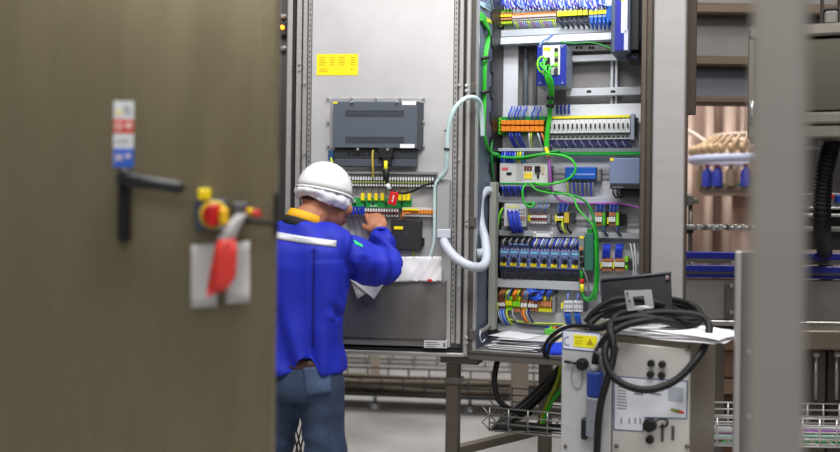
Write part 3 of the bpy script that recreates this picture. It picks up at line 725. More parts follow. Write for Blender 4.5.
for k, x in enumerate((509, 512, 515, 518, 521, 524, 532, 534.5, 538)):
    wire('wire', 'blue wire looping into the top of the orange relay block', 'wire', CAB, [(x+3, 106.5, VP-0.012), (x+2, 110, VP-0.045), (x, 114, VP-0.07), (x, 119.5, VP-0.06)], 0.004, (wblue, wlblue, wblue)[k % 3], 'blue wires above the orange relays', 6, 4)
for k, x in enumerate((509, 511.5, 516, 519)):
    wire('wire', 'dark blue wire bending down under the orange relay block', 'wire', CAB, [(x, 131, VP-0.06), (x+0.5, 135, VP-0.078), (x+3, 142, VP-0.07), (x+7, 148.5, VP-0.045)], 0.0062, mat('wire_deep_blue', (32, 44, 140), .45), 'blue wires under the orange relays', 6, 4)
for k, (x, m_) in enumerate(((530, wwhite), (532, ygreen), (537, wwhite), (539, wnavy), (541, worange))):
    wire('wire', ('white', 'yellow-green', 'white', 'navy', 'orange')[k] + ' wire dropping from the %s half of the orange relay block' % ('middle' if k < 2 else 'far'), 'wire', CAB, [(x, 131, VP-0.06), (x-1 if k < 2 else x+2, 137, VP-0.08), (x if k < 2 else x+5, 147.5, VP-0.05)], 0.0042, m_, 'mixed wires under the orange relays', 6, 4)
# --- white breakers
t = T('circuit_breaker', 'white miniature breaker with a black toggle and yellow label strip', 'circuit breaker', CAB, P(550.3, 139, VP-0.0105), 'white breakers in one long row')
nB, xa, xb = 18, 548.3, 630
up = (P(xb, 128, VP-.07)[0]-P(xa, 128, VP-.07)[0])/nB
pxw = (xb-xa)/nB
mb = MB(); pb(mb, CAB, xa+.15, 116.3, xa+pxw-.15, 139.5, VP-0.048, VP-0.0105, 0.001, vpix=VP-.07); pb(mb, CAB, xa+.15, 120, xa+pxw-.15, 133.5, VP-0.072, VP-0.04, 0.002, vpix=VP-.07)
part(t, 'body', mb, white)
mb = MB(); pb(mb, CAB, xa+.1, 116.4, xa+pxw-.1, 119.0, VP-0.074, VP-0.045, 0.001, vpix=VP-.07); part(t, 'label_strip', mb, mat('strip_yellow', (244, 236, 60), .5))
mb = MB(); pb(mb, CAB, xa+1.6, 124.2, xa+3.0, 129.2, VP-0.085, VP-0.068, 0.001, vpix=VP-.07); part(t, 'toggle', mb, mat('toggle_black', (50, 48, 50), .4))
mb = MB(); pb(mb, CAB, xa+.1, 134, xa+pxw-.1, 135.2, VP-0.056, VP-0.045, 0.0, vpix=VP-.07); part(t, 'grey_band', mb, midgrey)
mb = MB(); p = P(xa+pxw/2, 137.4, VP-.055); mb.cyl((p[0], VP-0.050, p[2]), (p[0], VP-0.046, p[2]), 0.0042, seg=8); part(t, 'terminal_screw', mb, darkgrey)
for k in range(1, nB): dup(t, du=k*up)
mb = MB(); pb(mb, CAB, 630.4, 113.5, 634.5, 140, VP-0.075, VP-0.0105, 0.003); S('end_plate', 'grey end plate at the end of the white breakers', 'end plate', CAB, mb, mat('end_grey', (150, 158, 176), .5))
mb = MB()
for k in range(7): pb(mb, CAB, 635, 117.5+k*2.8, 637.6, 119.4+k*2.8, VP-0.06, VP-0.0105)
pb(mb, CAB, 635, 117.5, 636.5, 136, VP-0.05, VP-0.0105); S('end_clamp', 'black ribbed end clamp beyond the grey end plate', 'end clamp', CAB, mb, black)
for k in range(30):
    x = 549+k*2.74
    wire('wire', 'navy wire leaving the bottom of the white breakers', 'wire', CAB, [(x, 139, VP-0.03), (x-.6, 142, VP-0.05), (x+2.6, 146.5, VP-0.052), (x+2.4, 150, VP-0.03)], 0.0038, wnavy if k % 3 else mat('wire_violet_navy', (110, 112, 160), .45), 'navy wires under the white breakers', 6, 3)
for k in range(4):
    wire('wire', 'short blue wire standing above the white breakers', 'wire', CAB, [(557.5+k*3.9, 105.5, VP-0.01), (557+k*3.9, 108, VP-0.025), (557.3+k*3.9, 111, VP-0.03), (557.3+k*3.9, 113.5, VP-0.015)], 0.0062, mat('wire_royal', (28, 60, 160), .4), 'short blue wires above the white breakers', 7, 4)
# --- controller row
t = T('logic_controller', 'white controller module with yellow labels and a green lower edge', 'controller', CAB, P(524, 188, VP-0.0105))
cv = VP-0.09
mb = MB(); pb(mb, CAB, 499.5, 163, 548, 186.5, cv, VP-0.0105, 0.003); part(t, 'housing', mb, mat('controller_white', (206, 206, 204), .5))
mb = MB(); pb(mb, CAB, 499.5, 155, 523, 163.5, cv+0.01, VP-0.02, 0.002); part(t, 'plug_strip', mb, mat('plug_teal', (36, 96, 150), .5))
mb = MB(); pb(mb, CAB, 500, 182.7, 547, 184.8, cv-0.003, cv+0.01, 0.001); part(t, 'lower_edge', mb, pcbgreen, 'green lower edge')
mb = MB(); pb(mb, CAB, 506.5, 172.3, 511.5, 175.2, cv-0.002, cv); part(t, 'display', mb, black)
mb = MB(); pb(mb, CAB, 502, 167.5, 508, 170, cv-0.002, cv); part(t, 'red_mark', mb, mat('soft_red', (220, 90, 100), .5))
for k in range(3):
    mb = MB(); pb(mb, CAB, 524.3+k*2.7, 166, 526.3+k*2.7, 170.5, cv-0.004, cv); part(t, 'relay', mb, mat('dark_red', (96, 26, 34), .5))
    mb = MB(); pb(mb, CAB, 524.3+k*2.7, 172.5, 526.4+k*2.7, 178.8, cv-0.003, cv); part(t, 'yellow_label', mb, yellow)
mb = MB(); pb(mb, CAB, 534.5, 166, 540, 172.5, cv-0.012, cv, 0.002); pb(mb, CAB, 537, 174, 539, 178, cv-0.006, cv); part(t, 'plug', mb, black)
mb = MB(); pb(mb, CAB, 541.8, 166.5, 544.3, 174, cv-0.004, cv); part(t, 'tan_connector', mb, mat('tan', (190, 174, 140), .5))
mb = MB(); pb(mb, CAB, 516.5, 164, 523.5, 180, cv-0.002, cv); part(t, 'grey_field', mb, mat('field_grey', (178, 178, 178), .5))
mb = MB()
for k in range(5): pb(mb, CAB, 548.3, 166+k*3.6, 551.5, 168.5+k*3.6, VP-0.06, VP-0.0105)
S('end_clamp', 'dark ribbed end clamp beside the white controller', 'end clamp', CAB, mb, darkgrey)
for k in range(9):
    x = 501.5+k*2.6
    wire('wire', 'wire plugged into the top of the white controller', 'wire', CAB, [(x+1, 152, cv+0.02), (x+.6, 154, cv-0.004), (x, 159, cv-0.006), (x, 163, cv+0.004)], 0.0045, (wblue, wlblue, wblue, wblue, wblue, wlblue, ygreen, lemon, wlblue)[k], 'wires on top of the white controller', 6, 4)
for k in range(8):
    x = 502+k*3.0
    wire('wire', 'deep blue wire hanging under the white controller', 'wire', CAB, [(x, 185, cv+0.012), (x+.3, 187.5, cv-0.002), (x+2, 192, cv+0.01), (x+3.5, 197, VP-0.04)], 0.005, mat('wire_deep_blue', (32, 44, 140), .45) if k % 2 else wblue, 'blue wires under the white controller', 6, 4)
t = T('interface_module', 'blue rectangular interface module with a pale central stripe', 'module', CAB, P(581, 181, VP-0.0105))
mb = MB(); pb(mb, CAB, 565, 167, 596, 179.5, VP-0.07, VP-0.0105, 0.003); part(t, 'housing', mb, cyanblue)
mb = MB(); pb(mb, CAB, 570, 173.5, 594.5, 175.2, VP-0.0715, VP-0.07); part(t, 'stripe', mb, wlblue)
mb = MB()
for k in range(12): pb(mb, CAB, 567+k*2.3, 178, 568.6+k*2.3, 180.5, VP-0.066, VP-0.03)
part(t, 'clamps', mb, darkgrey)
mb = MB(); pb(mb, CAB, 596.5, 168.5, 601, 181.5, VP-0.06, VP-0.0105, 0.003); S('end_clamp', 'grey-brown end clamp beside the blue interface module', 'end clamp', CAB, mb, mat('clamp_taupe', (112, 108, 104), .5))
for k in range(13):
    x = 567.5+k*2.1
    wire('wire', 'grey-blue wire hanging from the blue interface module', 'wire', CAB, [(x, 180, VP-0.04), (x, 183, VP-0.055), (x+.4, 190, VP-0.05), (x+.8, 197, VP-0.03)], 0.0034, (wgrey, mat('wire_slate', (92, 104, 150), .45), wgrey, wblue)[k % 4] if k else ygreen, 'grey-blue wires under the blue interface module', 6, 4)
t = T('power_supply', 'blue-grey power supply with a black terminal foot by the frame post', 'power supply', CAB, P(626, 199, VP-0.0105))
pv = VP-0.13
mb = MB(); pb(mb, CAB, 609.5, 158, 640, 184, pv, VP-0.0105, 0.003); part(t, 'housing', mb, bluegrey)
mb = MB(); pb(mb, CAB, 610, 184, 640, 189, pv, VP-0.02, 0.002); pb(mb, CAB, 620, 189, 640, 198, pv+0.03, VP-0.02, 0.003); part(t, 'terminal_foot', mb, mat('foot_black', (34, 36, 42), .5))
mb = MB(); pb(mb, CAB, 610, 158, 613.5, 160.8, pv-0.001, pv); part(t, 'label', mb, yellow)
mb = MB()
for k in range(5): pb(mb, CAB, 612.5+k*2.2, 186.5, 613.8+k*2.2, 188, pv-0.002, pv)
part(t, 'screws', mb, midgrey)
for k in range(2): wire('wire', 'short black wire looped under the power supply', 'wire', CAB, [(613+k*4, 188, pv), (613.3+k*4, 194, pv-0.01), (616.5+k*4, 197.5, pv), (619+k*4, 196, pv+0.02)], 0.0042, rubber, 'black loops under the power supply')
# purple cable and loose green loops
wire('cable', 'purple cable curving down from the green bundle and along the duct', 'cable', CAB, [(545.5, 147, 0.31), (549, 158, 0.295), (550.3, 175, 0.29), (551.5, 188, 0.30), (556.5, 197, 0.31), (566, 202.3, 0.325), (590, 203.3, 0.33), (610, 203.2, 0.33), (624, 204, 0.33), (641, 208.5, 0.33)], 0.0052, purple, None, 8)
mb = MB(); mb.tube(path(CAB, [(545.9, 148, 0.308), (548.8, 157, 0.2955)]), 0.0085, 8); S('cable_sleeve', 'yellow sleeve where the purple cable leaves the green bundle', 'cable sleeve', CAB, mb, lemon)
wire('cable', 'bright green cable making a wide loop in front of the blue interface module', 'cable', CAB, [(489, 155, 0.33), (500, 157, 0.305), (520, 157.5, 0.29), (540, 154.5, 0.28), (556, 154.5, 0.275), (569, 158, 0.27), (575.5, 166, 0.265), (573, 175, 0.265), (564, 181, 0.27), (552, 184, 0.275), (540, 184.6, 0.29), (534, 183, 0.31)], 0.0050, green, None, 8)
wire('cable', 'second green cable running behind the wide green loop', 'cable', CAB, [(489, 153, 0.335), (505, 156.8, 0.31), (525, 159, 0.296), (545, 153, 0.30), (560, 151, 0.32)], 0.0050, green2, None, 8)
wire('cable', 'small green loop under the white controller', 'cable', CAB, [(526, 184, 0.30), (522.8, 189, 0.285), (523, 198, 0.28), (526.5, 205.5, 0.285), (532, 206.8, 0.29), (534, 204, 0.29), (531, 202.6, 0.30), (527.5, 204, 0.31)], 0.0045, green, None, 7)
wire('cable', 'thin green cable curving from the controller to the drop beside the relay', 'cable', CAB, [(530, 184, 0.30), (537, 190, 0.30), (553, 193.5, 0.30), (566, 194, 0.30), (573, 197, 0.295), (577, 207, 0.285), (584, 216, 0.28), (592, 224, 0.28), (595.5, 235, 0.28), (596, 250, 0.285), (596, 300, 0.30)], 0.0040, green, None, 8)
wire('cable', 'thicker green cable joining the drop beside the copper terminals', 'cable', CAB, [(545, 190, 0.31), (566, 194, 0.31), (580, 198, 0.30), (589, 206, 0.295), (594, 220, 0.29), (597, 235, 0.29), (597.8, 255, 0.295), (597.6, 285, 0.30), (594.5, 297, 0.30), (588, 301, 0.30), (583, 296, 0.30), (581.7, 284, 0.305), (582, 270, 0.32)], 0.0052, green2, None, 8)
wire('cable', 'green cable hanging in a loop beneath the teal relay module', 'cable', CAB, [(595.3, 240, 0.285), (595.8, 270, 0.29), (594.5, 288, 0.295), (590, 298, 0.295), (584, 297, 0.30), (580.5, 286, 0.30), (581, 274, 0.315)], 0.0045, mat('cable_mid_green', (34, 168, 52), .4), None, 8)
# green cables on the side wall
for k in range(5):
    wire('network_cable', 'bright green cable strapped down the blue-grey side wall', 'cable', CAB, [(479+k*0.6, 12+k*1.8, 0.01), (484, 16+k*2, 0.06), (487.6+k*0.5, 26+k*1.5, 0.11), (489.0-k*0.5, 40, 0.12), (486.6-k*0.5, 56, 0.085), (485.4-k*0.4, 75, 0.07), (485.2-k*0.35, 100, 0.07), (484.2-k*0.25, 128, 0.055), (486+k*.3, 145, 0.09), (491+k*.2, 152+k*.3, 0.21), (499, 154.5+k*.4, 0.31)], 0.0056, green if k != 3 else mat('cable_mid_green', (34, 168, 52), .4), 'green cables on the side wall', 8)
for k in range(7):
    wire('wire', 'pale blue-white wire fanning from the top corner of the cabinet', 'wire', CAB, [(479+k*0.4, 2+k*1.1, 0.015), (485, 4+k*1.3, 0.08), (491, 6+k*1.2+2, 0.2), (497.5, 12+k*1.0, VP-0.05)] if k < 4 else [(484+k, -4, 0.06), (489+k*.5, 4, 0.14), (494.5, 12, 0.28), (497.5, 19, VP-0.05)], 0.0042, mat('wire_ice', (170, 200, 214), .45), 'pale wires at the top corner', 6)
for k in range(3):
    wire('wire', 'yellow-green earth wire crossing the black channel to the topmost terminals', 'wire', CAB, [(484+k, 17+k*2.2, 0.07), (491, 20.5+k*1.4, 0.2), (496, 21+k*2.5, 0.31), (501, 19+k*3.6, VP-0.05)], 0.0048, ygreen if k != 1 else lemon, 'earth wires at the top corner', 6)
for y in (58, 92):
    mb = MB(); mb.tube(path(CAB, [(481.5, y+1, 0.045), (485.5, y, 0.055), (489, y-1, 0.07)]), 0.007, 8); S('cable_tie', 'black tie holding the green cables on the side wall, the %s one' % ('upper' if y < 70 else 'lower'), 'cable tie', CAB, mb, black)
wire('wire', 'green earth wire dropping beside the orange relay block', 'wire', CAB, [(500, 131, VP-0.06), (494.5, 136, 0.29), (491.5, 145, 0.2), (492, 165, 0.2), (494, 190, 0.27), (494.5, 235, 0.28)], 0.0052, green2, None, 7)
wire('wire', 'lime earth wire bunch bending down by the upright duct', 'wire', CAB, [(503, 208, VP-0.06), (500, 213, VP-0.08), (498.2, 222, VP-0.075), (496.5, 240, VP-0.07), (496.3, 262, VP-0.06), (496, 282, VP-0.05)], 0.0052, lime, None, 7)
wire('wire', 'dark green wire running down behind the lime earth wire', 'wire', CAB, [(502, 214, VP-0.05), (498, 224, VP-0.06), (495.6, 242, 0.30), (495, 275, 0.30)], 0.006, green2, None, 7)
# --- small terminal groups
t = T('input_module', 'square white input module with a cascade of blue wires', 'module', CAB, P(515, 227, VP-0.0105))
iv = VP-0.07
mb = MB(); pb(mb, CAB, 504, 203.5, 525.5, 226.5, iv, VP-0.0105, 0.002); part(t, 'housing', mb, mat('module_offwhite', (214, 216, 220), .5))
mb = MB(); pb(mb, CAB, 506.5, 205.3, 519, 207.8, iv-0.001, iv); part(t, 'label', mb, mat('pale_yellow', (232, 228, 150), .6))
mb = MB()
for k in range(3):
    for j in range(5): pb(mb, CAB, 518.3+k*2.3, 209+j*3.4, 520+k*2.3, 211.2+j*3.4, iv-0.002, iv)
part(t, 'sockets', mb, midgrey)
mb = MB(); pb(mb, CAB, 518, 217.3, 525.3, 218.6, iv-0.003, iv); part(t, 'marker_line', mb, copper)
for k in range(9):
    x = 507.5+k*1.35
    wire('wire', 'blue wire cascading over the front of the white input module', 'wire', CAB, [(x, 210+k % 3, iv+0.002), (x+.5, 214, iv-0.022), (x+2, 223, iv-0.028), (x+4, 230, iv-0.01), (x+6, 234, VP-0.03)], 0.0032, wblue if k % 3 else mat('wire_deep_blue', (32, 44, 140), .45), 'blue cascade on the input module', 6)
terminals(CAB, 530, 546.5, 6, 213, 223.5, VP, 0.06, [tg, maroon, copper, white], 'white terminal with a maroon stripe next to the input module', 'maroon-striped terminals', bands=((0, .2, 2), (.22, .46, 3), (.48, .66, 1), (.68, 1, 3)))
mb = MB(); pb(mb, CAB, 528, 215, 530, 221.5, VP-0.062, VP-0.0105, .001); S('end_marker', 'yellow end marker before the maroon-striped terminals', 'end marker', CAB, mb, lemon)
mb = MB(); pb(mb, CAB, 547, 214, 550, 224, VP-0.055, VP-0.0105, .002); S('end_clamp', 'grey end clamp after the maroon-striped terminals', 'end clamp', CAB, mb, midgrey)
for k in range(9):
    x = 530+k*2.1
    wire('wire', 'grey-blue wire arching into the maroon-striped terminals', 'wire', CAB, [(x+3, 202, VP-0.04), (x+2, 206, VP-0.07), (x, 210, VP-0.065), (x, 214, VP-0.045)], 0.0036, (wgrey, wlblue, wgrey)[k % 3], 'grey-blue wires above the maroon-striped terminals', 6, 4)
def yterm(x0, x1, y0, y1, n, mats, label, group, bands): return terminals(CAB, x0, x1, n, y0, y1, VP, 0.06, mats, label, group, bands=bands)
yterm(556.5, 563.5, 213.5, 223, 2, [black, white, lemon], 'black and white terminal with yellow ends, first of the small pair', 'yellow-ended black terminals', ((0, .25, 0), (.3, .5, 1), (.55, .75, 2), (.8, 1, 0)))
mb = MB(); pb(mb, CAB, 555, 215, 556.4, 221.5, VP-0.064, VP-0.0105); S('end_marker', 'yellow marker on the near side of the small black terminals', 'end marker', CAB, mb, lemon)
mb = MB(); pb(mb, CAB, 564, 212.5, 569, 223, VP-0.062, VP-0.0105, .001); S('terminal_block', 'yellow and tan terminal beside the small black terminals', 'terminal block', CAB, mb, mat('terminal_ochre', (206, 176, 50), .5))
mb = MB()
for k in range(5): pb(mb, CAB, 569.5, 212.5+k*2.3, 574.3, 214+k*2.3, VP-0.056, VP-0.0105)
pb(mb, CAB, 569.5, 213, 572, 223, VP-0.045, VP-0.0105)
S('end_clamp', 'black ribbed end clamp beside the yellow and tan terminal', 'end clamp', CAB, mb, darkgrey)
for k in range(5):
    wire('wire', 'blue wire dropping to the yellow-ended terminals', 'wire', CAB, [(559+k*2.4, 202, VP-0.03), (558.5+k*2.3, 206, VP-0.06), (558+k*2.2, 213, VP-0.045)], 0.0042, wblue if k % 2 else wlblue, 'blue wires above the yellow-ended terminals', 6, 4)
for k in range(3):
    wire('wire', 'black wire curling under the yellow-ended terminals', 'wire', CAB, [(558+k*4.5, 222, VP-0.05), (557.8+k*4.5, 226, VP-0.07), (560+k*4.5, 231, VP-0.065), (563.5+k*4.5, 233, VP-0.04)], 0.0055, rubber if k != 1 else ygreen, 'black wires under the yellow-ended terminals', 6, 4)
for j, x0 in enumerate((595, 608.5)):
    nm = 'first' if j == 0 else 'second'
    yterm(x0, x0+7, 212.3, 225.5, 3, [copper, white, black], 'copper and white terminal in the %s group by the frame post' % nm, 'copper terminals of the %s group' % nm, ((0, .28, 0), (.34, .72, 1), (.78, 1, 0)))
    mb = MB(); pb(mb, CAB, x0-1.4, 217.5, x0-0.1, 224, VP-0.064, VP-0.0105); S('end_marker', 'yellow marker before the %s copper terminal group' % nm, 'end marker', CAB, mb, lemon)
    mb = MB(); pb(mb, CAB, x0+7.4, 212.5, x0+10.3, 225.5, VP-0.064, VP-0.0105, .001); S('earth_terminal', 'green and yellow earth terminal of the %s copper group' % nm, 'terminal block', CAB, mb, lime if j else mat('earth_green', (70, 170, 50), .5))
    mb = MB(); pb(mb, CAB, x0+10.6, 211.5, x0+12.2, 226.5, VP-0.058, VP-0.0105, .001); S('partition_plate', 'black partition after the %s copper group' % nm, 'partition', CAB, mb, black)
    for k in range(5):
        x = x0+1+k*1.9
        wire('wire', 'blue wire spreading up from the %s copper group' % nm, 'wire', CAB, [(x+1.5, 203, VP-0.03), (x+.8, 206, VP-0.06), (x, 212.5, VP-0.045)], 0.004, wblue if k % 2 else wlblue, 'blue wires above the %s copper group' % nm, 6, 4)
    wire('wire', 'navy wire curving under the %s copper group' % nm, 'wire', CAB, [(x0+8, 225, VP-0.05), (x0+8.6, 230, VP-0.068), (x0+11, 234, VP-0.06), (x0+14, 236, VP-0.04)], 0.0055, mat('wire_steel_blue', (52, 70, 110), .45))
mb = MB()
for k in range(5): pb(mb, CAB, 621.5, 213.5+k*2.6, 626, 215.2+k*2.6, VP-0.055, VP-0.0105)
pb(mb, CAB, 621.5, 214, 623.6, 226, VP-0.046, VP-0.0105); S('end_clamp', 'black ribbed end clamp nearest the frame post', 'end clamp', CAB, mb, black)
# --- motor starters
mx0, mx1, nM = 499.5, 581, 8
t = T('motor_starter', 'blue-grey motor starter with a black rotary knob and yellow pointer plate', 'motor starter', CAB, P(504.5, 271, VP-0.0105), 'motor starters in one row')
sv = VP-0.085; mp = (mx1-mx0)/nM; mu = (P(mx1, 258, sv)[0]-P(mx0, 258, sv)[0])/nM
b_ = lambda m_, x0, y0, x1, y1, va, vb, bv=0.0: pb(m_, CAB, mx0+x0, y0-1.6, mx0+x1, y1-1.6, va, vb, bv, vpix=sv)
mb = MB(); b_(mb, .12, 251, mp-.12, 269, sv, VP-0.0105, 0.002); part(t, 'body', mb, mat('starter_blue_grey', (98, 114, 160), .45))
mb = MB(); b_(mb, .1, 248.5, mp-.1, 252.5, sv+0.008, VP-0.02, 0.001); part(t, 'upper_terminals', mb, wnavy)
mb = MB(); b_(mb, .1, 267.5, mp-.1, 272.5, sv+0.006, VP-0.02, 0.001); part(t, 'lower_terminals', mb, mat('terminal_navy', (30, 36, 62), .5))
mb = MB(); p = P(mx0+mp*.5, 259.4, sv); mb.cyl((p[0], sv+0.001, p[2]), (p[0], sv-0.010, p[2]), 0.0105, 0.0095, 12); mb.box(p[0]-0.003, p[0]+0.003, sv-0.02, sv-0.008, p[2]-0.012, p[2]+0.014, 0.001); part(t, 'knob', mb, black)
mb = MB(); b_(mb, 1.2, 264, 6.6, 267.2, sv-0.003, sv+0.002); part(t, 'pointer_plate', mb, yellow)
mb = MB(); b_(mb, 1.2, 252.8, 8, 254.4, sv-0.001, sv+0.002); part(t, 'cyan_label', mb, mat('cyan_label', (120, 196, 226), .5))
mb = MB(); b_(mb, 7.2, 256, 9.2, 259, sv-0.002, sv+0.002); b_(mb, 1.0, 257, 2.6, 263, sv-0.002, sv+0.002); b_(mb, 7.6, 261, 9.0, 266.5, sv-0.002, sv+0.002); part(t, 'dark_marks', mb, mat('mark_slate', (44, 52, 84), .5))
mb = MB()
for k in range(3): b_(mb, 1.2+k*3, 249.4, 2.8+k*3, 251, sv+0.006, sv+0.01); 
part(t, 'screws', mb, bright)
for k in range(1, nM): dup(t, du=k*mu, dw=0.0)
mb = MB(); pb(mb, CAB, 504, 241.5, 531, 248.3, VP-0.07, VP-0.02, 0.003); mb.m = 1
pb(mb, CAB, 509, 243.6, 528, 245, VP-0.072, VP-0.069)
S('busbar_block', 'black supply block sitting above the first motor starters', 'supply block', CAB, mb, [mat('block_slate', (36, 46, 58), .5), wlblue])
for k in range(9):
    x = 503.5+k*3.1
    wire('wire', 'black wire arching over the supply block', 'wire', CAB, [(x, 248, VP-0.06), (x-.2, 242, VP-0.075), (x+1.6, 239, VP-0.06), (x+3, 238, VP-0.03)], 0.0038, rubber if k % 2 else wgrey, 'wires above the supply block', 6, 4)
for k in range(22):
    x = 532.5+k*2.15
    wire('wire', 'blue or white wire fanning up from the motor starters', 'wire', CAB, [(x, 249, VP-0.055), (x-.4, 245, VP-0.075), (x+1.4, 241, VP-0.066), (x+3, 237.5, VP-0.03)], 0.0036, (wblue, wwhite, wgrey, wblue, wwhite, wlblue, wgrey)[k % 7], 'blue and white wires above the motor starters', 6, 4)
for k in range(27):
    x = 501+k*2.95
    wire('wire', 'black wire slanting down under the motor starters', 'wire', CAB, [(x, 270, VP-0.06), (x+.6, 273, VP-0.078), (x+3.5, 278, VP-0.07), (x+5, 281.5, VP-0.04)], 0.0030, mat('wire_black', (40, 46, 62), .45), 'black wires under the motor starters', 6, 4)
mb = MB(); pb(mb, CAB, 533, 233.3, 553, 237, VP-0.054, VP-0.05); pb(mb, CAB, 533, 231.8, 536, 237, VP-0.054, VP-0.05); pb(mb, CAB, 550, 231.8, 553, 237, VP-0.054, VP-0.05)
S('duct_label', 'blank white label holder on the duct above the starters', 'label', CAB, mb, white)
t = T('relay_module', 'tall dark green relay module with a grey flank beside the motor starters', 'relay module', CAB, P(585.5, 272, VP-0.0105))
mb = MB(); pb(mb, CAB, 584.5, 233.5, 593.5, 271, VP-0.12, VP-0.0105, 0.003); part(t, 'housing', mb, teal)
mb = MB(); pb(mb, CAB, 578.6, 237, 584.3, 270, VP-0.10, VP-0.0105, 0.002); part(t, 'grey_flank', mb, mat('flank_grey', (120, 132, 128), .5), 'grey flank')
mb = MB(); pb(mb, CAB, 579.5, 236.3, 584, 238.6, VP-0.102, VP-0.098); part(t, 'yellow_label', mb, yellow)
mb = MB(); pb(mb, CAB, 579.8, 247.3, 582.2, 249.6, VP-0.104, VP-0.098); part(t, 'orange_mark', mb, orange)
for k in range(2):
    mb = MB(); pb(mb, CAB, 579.5, 251+k*6, 583.5, 255+k*6, VP-0.104, VP-0.098); part(t, 'socket', mb, black)
mb = MB(); pb(mb, CAB, 587, 228.5, 593, 234, VP-0.09, VP-0.03, 0.003); part(t, 'green_plug', mb, green2)
mb = MB(); pb(mb, CAB, 579.5, 262, 583.3, 267, VP-0.115, VP-0.098, 0.002); part(t, 'plug', mb, black)
wire('wire', 'dark blue wire entering the top of the green relay module', 'wire', CAB, [(587.5, 213, VP-0.03), (587.8, 222, VP-0.055), (588.5, 230, VP-0.07)], 0.0042, mat('wire_steel_blue', (52, 70, 110), .45))
wire('wire', 'grey wire hanging from the relay module socket', 'wire', CAB, [(583, 268, VP-0.11), (586, 276, VP-0.11), (588.5, 285, VP-0.09), (589, 296, VP-0.06)], 0.004, wgrey)
mb = MB(); mb.tube(path(CAB, [(581.7, 270, VP-0.09), (581.8, 279, VP-0.095)]), 0.0095, 8); mb.m = 1; mb.tube(path(CAB, [(581.8, 279, VP-0.095), (581.9, 284, VP-0.097)]), 0.0098, 8); mb.m = 2; mb.tube(path(CAB, [(581.9, 284, VP-0.097), (581.9, 292, VP-0.098)]), 0.0092, 8)
S('cable_plug', 'green, red and yellow cable plug under the relay module', 'plug', CAB, mb, [green2, red, lemon])
for j, x0 in enumerate((601.5, 614)):
    nm = 'near' if j == 0 else 'far'
    yterm(x0+.3, x0+10.5, 258.5, 271, 5, [copper, white, maroon], 'copper and white terminal in the %s half of the row below the earth groups' % nm, 'copper terminals, %s half' % nm, ((0, .24, 0), (.3, .66, 1), (.72, 1, 0)))
    mb = MB(); pb(mb, CAB, x0-1.4, 262.5, x0, 268.5, VP-0.064, VP-0.0105); S('end_marker', 'yellow marker before the %s half of the copper row' % nm, 'end marker', CAB, mb, lemon)
    for k in range(4):
        x = x0+1.5+k*1.9
        wire('wire', 'bright blue wire above the %s half of the copper row' % nm, 'wire', CAB, [(x+1.5, 244.5, VP-0.03), (x+.8, 248, VP-0.06), (x, 258.5, VP-0.045)], 0.0048, wblue, 'blue wires above the %s half of the copper row' % nm, 6, 4)
mb = MB(); pb(mb, CAB, 625, 256.5, 628, 262, VP-0.066, VP-0.0105, .001); pb(mb, CAB, 625, 265.5, 627.5, 269, VP-0.066, VP-0.0105, .001); S('earth_terminal', 'lime earth terminal ending the copper row', 'terminal block', CAB, mb, lime)
mb = MB()
for k in range(5): pb(mb, CAB, 628.5, 259+k*2.5, 631.5, 260.6+k*2.5, VP-0.055, VP-0.0105)
S('end_clamp', 'dark end clamp after the copper row', 'end clamp', CAB, mb, darkgrey)
for k in range(2):
    wire('wire', 'white wire hanging beside the frame post', 'wire', CAB, [(630+k*4, 243, VP-0.03), (632+k*3, 252, VP-0.05), (633.5+k*2.5, 264, VP-0.05), (633+k*2.5, 280, VP-0.04)], 0.004, wwhite, 'white wires by the frame post', 6)
# --- lowest row
lowcols = [([copper, white, wbrown], 'copper and white'), ([lime, lemon, lime], 'lime earth'), ([lemon, lime, copper], 'yellow and lime'), ([copper, white, lemon], 'copper and yellow')]
bb = ((0, .26, 0), (.3, .64, 1), (.7, 1, 2))
yterm(494, 497, 297, 312, 1, [lime, lemon, lime], 'lime clamp at the start of the lowest terminal row', None, bb)
yterm(497.6, 505, 300, 309.5, 3, lowcols[0][0], 'copper and white terminal starting the lowest row', 'first copper terminals of the lowest row', bb)
yterm(505.5, 512, 296.5, 310.5, 2, lowcols[1][0], 'lime earth terminal in the lowest row', 'lime terminals of the lowest row', bb)
yterm(512.5, 520, 297, 312, 3, lowcols[2][0], 'yellow and lime terminal in the lowest row', 'yellow terminals of the lowest row', bb)
yterm(520.5, 527, 300, 311, 2, lowcols[3][0], 'copper terminal with a yellow foot in the lowest row', 'second copper terminals of the lowest row', bb)
yterm(528, 537.5, 301, 311, 3, [copper, white, copper], 'copper terminal past the yellow marker of the lowest row', 'third copper terminals of the lowest row', bb)
yterm(538, 551.5, 297, 312, 5, [lemon, copper, lemon], 'yellow-ended terminal near the end of the lowest row', 'yellow-ended terminals of the lowest row', bb)
mb = MB(); pb(mb, CAB, 552, 297, 555, 313, VP-0.06, VP-0.0105, .002); S('end_clamp', 'grey end clamp of the lowest terminal row', 'end clamp', CAB, mb, midgrey)
for k, (x, m_) in enumerate(((499, wbrown), (501, wbrown), (503, wbrown), (506, ygreen), (508, wlblue), (513, worange), (515, worange), (517.5, ygreen), (522, wbrown), (524.5, wlblue), (527, wgrey), (530, blue), (540, wblue), (542, cyanblue), (547, wblue), (549.5, cyanblue))):
    wire('wire', 'coloured wire arching into the top of the lowest terminals', 'wire', CAB, [(x+4.5, 290, VP-0.03), (x+2.5, 290.5, VP-0.06), (x+.4, 294, VP-0.075), (x, 300, VP-0.05)], 0.0048, m_, 'coloured wires above the lowest terminals', 6, 4)
mb = MB()
